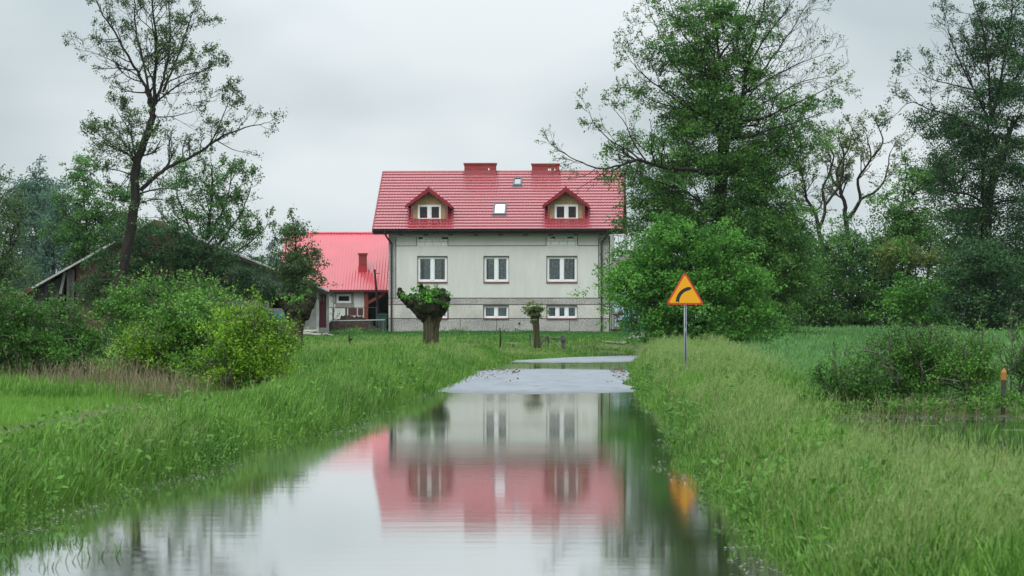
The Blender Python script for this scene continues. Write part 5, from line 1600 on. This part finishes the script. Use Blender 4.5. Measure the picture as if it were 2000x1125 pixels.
pollard(128, 582, [(580, 688, 13), (580, 672, 11.5), (579, 652, 12), (580, 632, 15), (582, 616, 20), (582, 604, 21)],
        [([(572, 622), (562, 604), (556, 590)], 12, 8), ([(592, 618), (602, 600), (608, 586)], 12, 8)],
        [(556, 592, 10, 0), (553, 583, 7, 0), (564, 600, 12, -.15), (576, 608, 14, -.2), (592, 606, 14, -.2), (603, 596, 12, -.1), (609, 584, 9, 0), (612, 577, 5, 0), (600, 582, 7, .15), (582, 596, 12, .2), (562, 582, 6, .15), (570, 620, 9, -.15), (596, 618, 9, -.15)],
        [(576, 585, 11, 13, 30, -.15, .3), (578, 602, 8, 6, 8, -.4, .1), (556, 580, 6, 6, 6, 0), (590, 580, 14, 8, 12, .1)], 8,
        'dark pollard willow with two stubby arms, just right of the bright yellow-green bush')
pollard(131, 1047, [(1049, 680, 7), (1048, 660, 6.2), (1047, 640, 6.4), (1045, 622, 7.4), (1044, 612, 8.4)],
        [([(1046, 622), (1043, 612), (1041, 604)], 8, 7)],
        [(1043, 606, 8, 0), (1040, 612, 7, -.05), (1050, 614, 6, 0), (1044, 618, 8, -.05)],
        [(1050, 605, 12, 10, 70, .0, .22), (1040, 602, 8, 6, 22, -.1), (1053, 614, 6, 7, 18, 0)], 13,
        'small thin pollard willow with a round tuft, between two basement windows of the house', 'lf_olive')

# ------------------------------------------------------------------ shrubs
def shrub(D, seed, base, leaf, size, blobs, label, stems=9, group=None, lpc=46, cr=.18, name='shrub', bark='bark_grey'):
    T = Tree(D, seed, size)
    yb = row(base, D) + 3
    for i in range(stems):
        b_ = blobs[i % len(blobs)]
        tx = b_[0] + T.rng.normal() * b_[2] * .5; ty = b_[1] - b_[3] * (.2 + .9 * T.rng.rand())
        bx_ = base + (tx - base) * .25 + T.rng.normal() * 8
        T.limb([(bx_, yb, T.rng.normal() * .2), ((bx_ * .55 + tx * .45), yb * .5 + ty * .5, T.rng.normal() * .3), (tx, ty, T.rng.normal() * .4)], .022, .006, kids=2.0, klen=.55, lev=1, leafy=.9, nl=8, jit=.5, sides=5)
    for b_ in blobs:
        T.blob(b_[0], b_[1], b_[2], b_[3], int(b_[4] * .62), lpc=lpc, cr=cr, hollow=.25, rag=.80)
        T.shoots(b_[0], b_[1], b_[2], b_[3], int(b_[4] * .26), L=.38 if D > 55 else .26)
        T.shoots(b_[0], b_[1], b_[2], b_[3], int(b_[4] * .06), L=.45 if D > 55 else .3, nl=-2)
    return T.finish(name, label, 'shrub', at(base, D), M[bark], M[leaf], group, wood='stem', crown='foliage')


shrub(64, 81, 40, 'lf_shrub', 0.058, ((40, 640, 70, 50, 190), (-20, 680, 70, 70, 160), (70, 690, 60, 50, 130), (20, 610, 40, 26, 60)), 'dark green bush at the left edge of the picture', 9)
shrub(65, 82, 140, 'lf_shrub', 0.058, ((120, 650, 40, 44, 110), (150, 690, 50, 50, 130), (185, 720, 36, 34, 70), (100, 710, 50, 40, 80), (116, 612, 22, 20, 24)), 'second dark bush from the left edge, lower than its neighbour', 8)
shrub(72, 83, 290, 'lf_bright', 0.067, ((270, 590, 55, 40, 110), (340, 585, 60, 36, 110), (400, 590, 40, 34, 70), (240, 640, 40, 50, 100), (310, 650, 60, 50, 120), (440, 600, 24, 24, 26)), 'tall mid-green bush behind the others, in front of the barn', 10)
shrub(62, 84, 370, 'lf_bright', 0.065, ((350, 640, 60, 40, 130), (390, 690, 66, 50, 170), (310, 690, 50, 46, 120), (400, 630, 44, 34, 80), (350, 735, 66, 28, 90), (270, 700, 30, 28, 50)), 'broad-leaved green bush just left of the bright yellow-green bush', 11)
shrub(60, 85, 490, 'lf_yellow', 0.053, ((485, 640, 50, 36, 100), (455, 680, 60, 46, 150), (522, 668, 36, 34, 80), (495, 720, 56, 34, 120), (440, 730, 50, 28, 80), (540, 695, 24, 24, 36), (470, 615, 24, 14, 22)), 'bright yellow-green bush nearest the road among the left bushes', 10)
shrub(61.5, 86, 270, 'lf_yellow', 0.053, ((265, 680, 34, 24, 50), (255, 710, 34, 24, 50), (300, 668, 30, 18, 30)), 'small yellow-green bush low down between the dark bush and the broad-leaved bush', 5)
# right ditch
shrub(52, 91, 1650, 'lf_shrub', 0.043, ((1650, 740, 48, 36, 110), (1620, 765, 34, 26, 60), (1690, 755, 40, 34, 80)), 'leftmost low bush of the ditch thicket, thorny with small leaves', 8, cr=.15)
shrub(53, 92, 1790, 'lf_shrub', 0.043, ((1770, 690, 56, 36, 140), (1820, 700, 56, 40, 150), (1740, 725, 50, 40, 120), (1790, 740, 60, 34, 110), (1850, 690, 34, 30, 60), (1720, 700, 24, 22, 30)), 'tallest dark rounded bush in the middle of the ditch thicket', 10, cr=.16)
shrub(52.4, 93, 1900, 'lf_bright', 0.043, ((1890, 710, 46, 36, 100), (1918, 735, 24, 26, 50), (1880, 740, 40, 30, 70), (1905, 680, 24, 18, 26)), 'lighter green bush just left of the orange-capped marker post', 8, cr=.15)
shrub(54, 94, 1990, 'lf_shrub', 0.043, ((2005, 725, 28, 46, 80), (2040, 740, 46, 50, 80)), 'bush at the right edge of the picture beyond the marker post', 7, cr=.15)
T = Tree(53.6, 95, .05)
yb = row(1975, 53.6)
T.limb([(1974, yb), (1975, 720), (1977, 670), (1976, 625)], .020, .006, kids=9, klen=.42, lev=1, leafy=.7, nl=5, spread=.8)
T.limb([(1974, 735), (1955, 700), (1940, 668)], .012, .005, kids=8, klen=.3, lev=1, leafy=.6, nl=5)
T.limb([(1976, 720), (1996, 680), (2004, 645)], .012, .005, kids=8, klen=.3, lev=1, leafy=.7, nl=5)
T.finish('sapling', 'thin upright sapling beside the orange-capped marker post', 'sapling', at(1975, 53.6), M['bark_grey'], M['lf_bright'], wood='stem', crown='foliage')
for i, (px, py, lab) in enumerate(((1632, 708, 'bare-tipped sapling sticking up at the left end of the ditch thicket'), (1738, 672, 'small sapling shoot rising from the tallest bush of the ditch thicket'))):
    T = Tree(52.3, 96 + i, .042); yb = row(px, 52.3)
    T.limb([(px, yb), (px + 3, (yb + py) / 2), (px - 2, py)], .012, .004, kids=10, klen=.30, lev=1, leafy=.5, nl=4)
    T.finish('sapling', lab, 'sapling', at(px, 52.3), M['bark_grey'], M['lf_shrub'], wood='stem', crown='foliage')
# weeds along the house wall and yard
for i, (px, D, rx, ry, dy, lm, lab) in enumerate(((885, 163, 20, 7, 4, 'lf_mid', 'low green weed tuft by the house wall, right of the big pollard willow'), (905, 150, 14, 6, 5, 'lf_bright', 'pale green weed tuft in the meadow right of the big pollard willow'), (1000, 164, 26, 6, 4, 'lf_mid', 'low weeds along the house plinth left of the small pollard'),
    (664, 158, 30, 7, 6, 'lf_mid', 'green weeds in front of the dark heap'), (700, 160, 22, 6, 5, 'lf_bright', 'lighter weeds at the right foot of the dark heap'), (727, 164, 12, 7, 6, 'lf_mid', 'small weed clump left of the wheeled bin'), (632, 171, 22, 14, 12, 'lf_poplar', 'greyish shrub in front of the maroon barn door'))):
    T = Tree(D, 110 + i, .08); y = row(px, D) - dy
    T.blob(px, y, rx, ry, int(rx * 1.6), lpc=26, cr=.22, rd=.5, hollow=.1)
    T.finish('weeds', lab, 'weeds', at(px, D), M['bark'], M[lm], crown='foliage')
T = Tree(173.5, 120, .07)
T.limb([(650, 650), (652, 610), (650, 575)], .03, .01, kids=5, klen=.5, lev=1, leafy=.6, nl=4)
T.finish('sapling', 'thin sapling against the white outbuilding wall, left of its little window', 'sapling', at(650, 173.5), M['bark'], M['lf_poplar'], wood='stem', crown='foliage')

# ------------------------------------------------------------------ grass
M['grass'] = leaf_mat('grass', (.018, .085, .006), (.182, .365, .050), .22, .5)
M['grass_dry'] = leaf_mat('grass_seed', (.110, .200, .045), (.285, .370, .130), .35, .7)
M['crop'] = leaf_mat('crop', (.045, .135, .035), (.165, .350, .100), .3, .5)
M['reed_dry'] = leaf_mat('reed_dry', (.085, .070, .040), (.290, .235, .150), .2, .8)
M['grass_lime'] = leaf_mat('grass_lime', (.085, .210, .022), (.190, .380, .060), .35, .5)
M['grass_yard'] = leaf_mat('grass_yard', (.028, .120, .030), (.075, .220, .050), .35, .5)
rng = np.random.RandomState(77)


def scatter(n, x0, x1, d0, d1, keep, power=1.0, tuft=10, spread=.09):
    """tufted random roots in a piece of land; keep(x, d) gives a chance 0..1. Rows: x, d, tuft height, tuft tint, direction out of the tuft"""
    m = n // tuft
    u = rng.rand(m)
    d = d0 * (d1 / d0) ** u
    a = x0(d) if callable(x0) else np.full(m, x0); b_ = x1(d) if callable(x1) else np.full(m, x1)
    x = a + (b_ - a) * rng.rand(m)
    k = rng.rand(m) < keep(x, d)
    x, d = x[k], d[k]; m = len(x)
    hm = np.repeat(.72 + .5 * rng.rand(m), tuft); tm = np.repeat(rng.rand(m), tuft)
    o = rng.normal(size=(m * tuft, 2))
    TF['h'] = hm; TF['t'] = tm; TF['o'] = norm(o)
    return np.repeat(x, tuft) + o[:, 0] * spread, np.repeat(d, tuft) + o[:, 1] * spread


TF = {}


def keep_(k, x, d):
    for q in TF: TF[q] = TF[q][k]
    return x[k], d[k]


def grass(name, x, d, h, w, bend, lean, m, label):
    z = land(x, d) - .02
    n = len(x)
    patch = fnoise(x * .9 + 3, d * .5 + 8)
    hh = np.minimum(h * (.50 + .65 * rng.rand(n) ** 1.5) * (.55 + .9 * patch) * TF['h'], 1.2 * h)
    hh = hh * (1 - .45 * ss(.60, .72, fnoise(x * .45 + 31, d * .22 + 17)))            # lodged, flattened patches
    ww = w * np.maximum(1, d / 55.0)
    t_ = np.clip(.55 * TF['t'] + .55 * (fnoise(x * .6, d * .3) - .2) + .40 * (rng.rand(n) - .5), 0, 1)
    return blades_obj(name, blades(rng, x, d, z, hh, ww, bend, lean, TF['o']), t_, m, label, 'grass')


R_, L_ = redge, ledge
not_road = lambda x, d: ((x > R_(d) + .02) | (x < L_(d) - .02)) | (d > 138)
edge_h = lambda x, d: np.minimum(np.where(x > R_(d), x - R_(d), L_(d) - x), 5)
# right verge
x, d = scatter(230000, lambda d: R_(d) - .12, lambda d: R_(d) + np.where(d < 50, 2.4, 3.1), 15, 132, lambda x, d: .25 + .75 * ss(-.1, .35, x - R_(d)))
x, d = keep_(not_road(x, d), x, d)
grass('verge_grass', x, d, .16 + .28 * ss(0, .8, x - R_(d)) * (1 - .55 * ss(1.3, 2.3, x - R_(d)) * (1 - ss(48, 60, d))), .0085, .55, (.07, 0), M['grass'], 'tall green grass on the right-hand verge of the flooded road')
# left verge
x, d = scatter(270000, lambda d: L_(d) - np.where(d < 55, 3.3, 4.6), lambda d: L_(d) + .12, 17, 100, lambda x, d: (.25 + .75 * ss(-.1, .35, L_(d) - x)) * (1 - .5 * ss(3.4, 4.4, L_(d) - x)) * (land(x, d) > -.03))
x, d = keep_(not_road(x, d), x, d)
grass('verge_grass', x, d, .14 + (.30 + .12 * ss(34, 55, d)) * ss(0, .7, L_(d) - x) * (1 - .9 * ss(1.1, 2.6, L_(d) - x) * (1 - ss(52, 66, d))), .0085, .55, (.08, 0), M['grass'], 'tall green grass on the left-hand verge of the flooded road')
# flooded ditch on the right: grass standing in water
x, d = scatter(90000, lambda d: R_(d) + 1.7, lambda d: .178 * d + 1.0, 18, 52, lambda x, d: np.clip((land(x, d) + .05) * 14, 0.06, 1) * (1 - .92 * ss(38, 44, d)))
grass('ditch_grass', x, d, .34, .0075, .4, (.07, 0), M['grass'], 'grass standing in the flooded ditch on the right')
# broad-leaved weeds and dead stems mixed into both verges
def herb_clumps(name, n, side, label):
    d = 17.5 * (80 / 17.5) ** rng.rand(n)
    x = (redge(d) + .15 + 1.5 * rng.rand(n)) if side > 0 else (ledge(d) - .15 - 1.9 * rng.rand(n))
    k = rng.randint(14, 34, n); i = np.repeat(np.arange(n), k)
    c = np.stack([x[i], d[i], land(x, d)[i] + .06], 1) + np.stack([rng.normal(size=len(i)) * .085, rng.normal(size=len(i)) * .085, rng.rand(len(i)) * (.16 + .32 * rng.rand(n)[i])], 1)
    o = leaves_obj(name, leaf_cards(rng, c, .085, .35, .42, -.4), np.clip(rng.rand(n)[i] * .6 + .4 * rng.rand(len(i)), 0, 1), M['lf_bright'], None)
    tag(o, label, 'weeds', kind='stuff')


herb_clumps('verge_weeds', 170, 1, 'broad-leaved weeds among the grass of the right-hand verge')
herb_clumps('verge_weeds', 190, -1, 'broad-leaved weeds among the grass of the left-hand verge')


# flowering stalks
def seedy(name, x, d, h, label, n_sp=8, lean=(.22, 0)):
    z = land(x, d) - .02; n = len(x)
    hh = h * (.75 + .5 * rng.rand(n)) * (.8 + .4 * fnoise(x * .8, d * .4))
    w_ = .0035 * np.maximum(1, d / 45)
    V = blades(rng, x, d, z, hh, w_, .25, lean)
    tp = V[:, 6]; md = V[:, 2]
    f = np.tile(np.linspace(.60, 1.04, n_sp), n)
    idx = np.repeat(np.arange(n), n_sp)
    base = md[idx] + (tp - md)[idx] * f[:, None] + rng.normal(size=(len(idx), 3)) * np.array([.018, .018, .01])
    sp = blades(rng, base[:, 0], base[:, 1], base[:, 2] - .012, np.full(len(idx), .050), .0040 * np.maximum(1, d[idx] / 34), .9, (.25, 0))
    tn = np.concatenate([rng.rand(n) * .35, np.clip(.35 + .6 * rng.rand(len(idx)), 0, 1)])
    return blades_obj(name, np.concatenate([V, sp]), tn, M['grass_dry'], label, 'grass')


x, d = scatter(8500, lambda d: R_(d) + .30, lambda d: R_(d) + np.interp(d, [16, 24, 30, 52, 64], [2.3, 2.1, 1.5, 1.5, 3.3]), 16, 120, lambda x, d: ss(.30, .62, fnoise(x * .5 + 4, d * .25)) * (.5 + .5 * ss(28, 20, d) + .4 * ss(70, 90, d)), tuft=5, spread=.14)
seedy('flowering_grass', x, d, .60, 'pale flowering grass heads over the right-hand verge')
x, d = scatter(4200, lambda d: L_(d) - 1.4, lambda d: L_(d) - .4, 22, 95, lambda x, d: ss(.38, .75, fnoise(x * .5 + 14, d * .25 + 3)) * (.35 + .65 * ss(1.2, 3, L_(d) - x)), tuft=5, spread=.14)
seedy('flowering_grass', x, d, .50, 'pale flowering grass heads over the left-hand verge')
# meadow left of the road up to the house
x, d = scatter(210000, lambda d: np.minimum(-.078 * d, -5), lambda d: np.where(d < 118, L_(np.minimum(d, 117)), 5.2), 66, 158, lambda x, d: ((x < L_(d) - .1) | (d > 139)) * 1.0, spread=.16)
grass('meadow_grass', x, d, np.interp(d, [60, 90, 105, 165], [.42, .32, .20, .17]), .010, .4, (.05, 0), M['grass'], 'long meadow grass between the road and the house')
x, d = scatter(6000, lambda d: np.minimum(-.07 * d, -5), lambda d: np.where(d < 118, L_(np.minimum(d, 117)) - .4, 1.5), 95, 138, lambda x, d: (x < L_(d) - .3) * ss(.4, .7, fnoise(x * .4, d * .2)), tuft=5, spread=.2)
seedy('flowering_grass', x, d, np.interp(d, [95, 105], [.45, .30]), 'pale grass heads in the meadow in front of the house', 5)
# short yard grass at the house and on the right of the track
x, d = scatter(110000, lambda d: -.075 * d, lambda d: .055 * d, 138, 182, lambda x, d: (np.abs(x - np.interp(d, [131, 138, 145, 152, 160, 168], [5.6, 5.3, 5.5, 6.3, 6.9, 6.6])) > .42) * ((d < 169.6) | (x < -6.8) | (x > 5.4)) * 1.0, spread=.15)
grass('yard_grass', x, d, .15, .014, .4, (.03, 0), M['grass_yard'], 'short green grass of the yard around the house')
# crop field on the right
x, d = scatter(240000, lambda d: R_(np.minimum(d, 120)) + 3.0, lambda d: .19 * d + 2, 53, 186, lambda x, d: ((d > 54 + 1.5 * fnoise(x, d)) & ((x - R_(np.minimum(d, 120)) > 3.0) | (d > 126))) * 1.0, spread=.14)
grass('field_crop', x, d, .30 + .12 * fnoise(x * .2, d * .1), .012, .45, (.04, 0), M['crop'], 'young blue-green cereal crop in the field on the right')
# bright patch on the left beyond the ditch
x, d = scatter(60000, -13.0, lambda d: L_(d) - 4.5, 34, 60, lambda x, d: 1.0 * (land(x, d) > 0.03) * (d < 60 + (x + 8) * .5), spread=.08)
grass('bright_grass', x, d, .24, .008, .4, (.05, 0), M['grass_lime'], 'fresh lime-green grass patch at the left edge beyond the small ditch')
# rough grass under the left bushes, dead stalks
x, d = scatter(60000, lambda d: -.18 * d, lambda d: L_(d) - 3.8, 57, 80, lambda x, d: .8, spread=.12)
grass('rough_grass', x, d, .34, .009, .5, (.05, 0), M['grass'], 'rough grass around the feet of the left bushes')


def reeds(name, n, cx, cd, sxx, sdd, h, label):
    x = cx + rng.normal(size=n) * sxx; d = cd + rng.normal(size=n) * sdd
    z = land(x, d) - .02
    V = blades(rng, x, d, z, h * (.35 + .85 * rng.rand(n)), np.full(n, .0065), .55, (.03, 0))
    return blades_obj(name, V, rng.rand(n), M['reed_dry'], label, 'dead stalks')


kx = lambda px, D: (px - 1000) / F * D
reeds('dead_stalks', 620, kx(110, 60.5), 60.5, 1.0, .5, .62, 'brown dead stalks at the foot of the dark bush at the left edge')
reeds('dead_stalks', 620, kx(210, 60), 60, .55, .5, .75, 'brown dead stalks in front of the second dark bush')
reeds('dead_stalks', 620, kx(325, 58), 58, .55, .6, .70, 'pale tan dead reeds in front of the broad-leaved bush')
reeds('dead_stalks', 130, kx(1740, 51), 51, .7, .3, .50, 'tan dead stalks in front of the tallest ditch bush')
reeds('dead_stalks', 110, kx(1840, 51), 51, .5, .3, .45, 'tan dead stalks in the ditch left of the marker post')
# nettles and green herbs at the water edge on the right
T = Tree(51.5, 131, .055)
for px in range(1600, 2040, 14):
    T.blob(px + T.rng.normal() * 5, row(px, 51.5) - 14 - T.rng.rand() * 10, 15, 16, 10, lpc=24, cr=.11, rd=.5, hollow=.1, dd=T.rng.normal() * .4)
e_ = at(1800, 51.5); o = leaves_obj('ditch_herbs', leaf_cards(T.rng, np.concatenate(T.pts), .055, .2, .4), np.concatenate(T.tint), M['lf_bright'], None)
tag(o, 'green herbs along the far water edge of the right-hand ditch', 'herbs', kind='stuff')
# herbs at the verge foot where the water begins
pts = []
for s_, n_ in ((1, 700), (-1, 700)):
    d_ = 17 * (110 / 17.) ** rng.rand(n_)
    d_ = d_[ss(.50, .66, fnoise(d_ * .5 + s_ * 9, d_ * 0)) > rng.rand(n_)]; n_ = len(d_)
    x_ = (redge(d_) + .02 + .16 * np.abs(rng.normal(size=n_))) if s_ > 0 else (ledge(d_) - .02 - .16 * np.abs(rng.normal(size=n_)))
    k = np.repeat(np.arange(n_), 12)
    q = np.stack([x_[k], d_[k], np.maximum(land(x_, d_), 0)[k]], 1) + np.abs(rng.normal(size=(len(k), 3))) * np.array([.05, .05, .09]) * np.array([1, 1, 1])
    pts.append(q)
pts = np.concatenate(pts)
o = leaves_obj('verge_herbs', leaf_cards(rng, pts, .034, .5, .42), rng.rand(len(pts)) * .7, M['grass'], None)
tag(o, 'low green herbs and floating leaves along both water edges of the road', 'herbs', kind='stuff')
# pale scum and straw along the water edges, and flecks for white glints
pts = []
for s_ in (1, -1):
    n_ = 900
    d_ = 16.5 * (75 / 16.5) ** rng.rand(n_)
    d_ = d_[ss(.45, .65, fnoise(d_ * .8 + s_ * 5, d_ * 0 + 2)) > rng.rand(n_)]; n_ = len(d_)
    o_ = .10 * rng.normal(size=n_) + .03
    pts.append(np.stack([(redge(d_) - o_) if s_ > 0 else (ledge(d_) + o_), d_, np.full(n_, .006)], 1))
d_ = 36 + 18 * rng.rand(1500); x_ = redge(d_) + 2.2 + 6 * rng.rand(1500)
k = (land(x_, d_) < -.01) & (vnoise(x_ * .6, d_ * .8) > .55)
pts.append(np.stack([x_[k], d_[k], np.full(k.sum(), .006)], 1))
d_ = 34 + 22 * rng.rand(160); x_ = ledge(d_) - 3.2 - 2 * rng.rand(160); k = land(x_, d_) < -.005
pts.append(np.stack([x_[k], d_[k], np.full(k.sum(), .006)], 1))
d_ = 50.0 + 1.3 * rng.normal(size=900); x_ = 4.6 + 6 * rng.rand(900); k = (land(x_, d_) < .0) & (vnoise(x_ * 1.3, d_ * 0) > .35)  # pale flecks standing in for white glints on the ditch water
pts.append(np.stack([x_[k], d_[k], np.full(k.sum(), .006)], 1))
pts = np.concatenate(pts)
M['scum'] = leaf_mat('scum', (.16, .19, .11), (.42, .45, .38), .1, .5)
o = leaves_obj('floating_scum_glints', leaf_cards(rng, pts, .040, 6.0, .35), rng.rand(len(pts)), M['scum'], None)
tag(o, 'pale straw and scum floating along the water edges, with flecks for white glints', 'scum', kind='stuff')
# water weeds standing in the flood at the lower left
x, d = scatter(2600, -4.3, -2.7, 17.5, 23, lambda x, d: ss(.5, .62, fnoise(x * 1.6, d * .9)) * ss(-2.6, -3.6, x), tuft=8, spread=.05)
z_ = np.full(len(x), -.05)
blades_obj('water_weeds', blades(rng, x, d, z_, .08 + .10 * rng.rand(len(x)), np.full(len(x), .007), .8, (.1, 0)), rng.rand(len(x)) * .5, M['grass'], 'green water weeds standing in the flood at the lower left', 'weeds')
# dark debris on the bare road
dd_ = rng.rand(260); x_ = []; 
d_ = np.where(dd_ < .6, 90 + 8 * rng.rand(260), 76 + 18 * rng.rand(260))
u_ = np.where(rng.rand(260) < .5, .90 + .08 * rng.rand(260), .03 + .3 * rng.rand(260) ** 2)
x_ = ledge(d_) * (1 - u_) + redge(d_) * u_
pts = np.stack([x_, d_, zroad(d_, u_) + .02], 1)
o = leaves_obj('road_debris', leaf_cards(rng, pts, .10, 1.5, .5), rng.rand(260), M['reed_dry'], None)
tag(o, 'scattered dark plant debris washed onto the bare asphalt', 'debris', kind='stuff')

# dead stems standing in the verges
d = 17.5 * (75 / 17.5) ** rng.rand(520); s_ = rng.rand(520) < .5
x = np.where(s_, redge(d) + .2 + 1.6 * rng.rand(520), ledge(d) - .2 - 2.2 * rng.rand(520))
o = blades_obj('dead_stems', blades(rng, x, d, land(x, d) - .02, .35 + .4 * rng.rand(520), np.full(520, .006) * np.maximum(1, d / 45), .35, (.05, 0)), rng.rand(520), M['reed_dry'], 'single dead brown stems standing among the verge grass', 'dead stalks')

# ------------------------------------------------------------------ air
hz_m = bpy.data.materials.new('haze_air'); hz_m.use_nodes = True
t = hz_m.node_tree; t.nodes.clear()
ho = t.nodes.new('ShaderNodeOutputMaterial'); hv_ = t.nodes.new('ShaderNodeVolumePrincipled')
hv_.inputs['Color'].default_value = (.80, .88, .90, 1)
hv_.inputs['Density'].default_value = .000045
hv_.inputs['Anisotropy'].default_value = .2
t.links.new(hv_.outputs[0], ho.inputs['Volume'])
h_ = MB(); h_.box(-2700, 2700, -60, 4700, -3, 32)
tag(h_.build('haze', hz_m), kind='stuff')
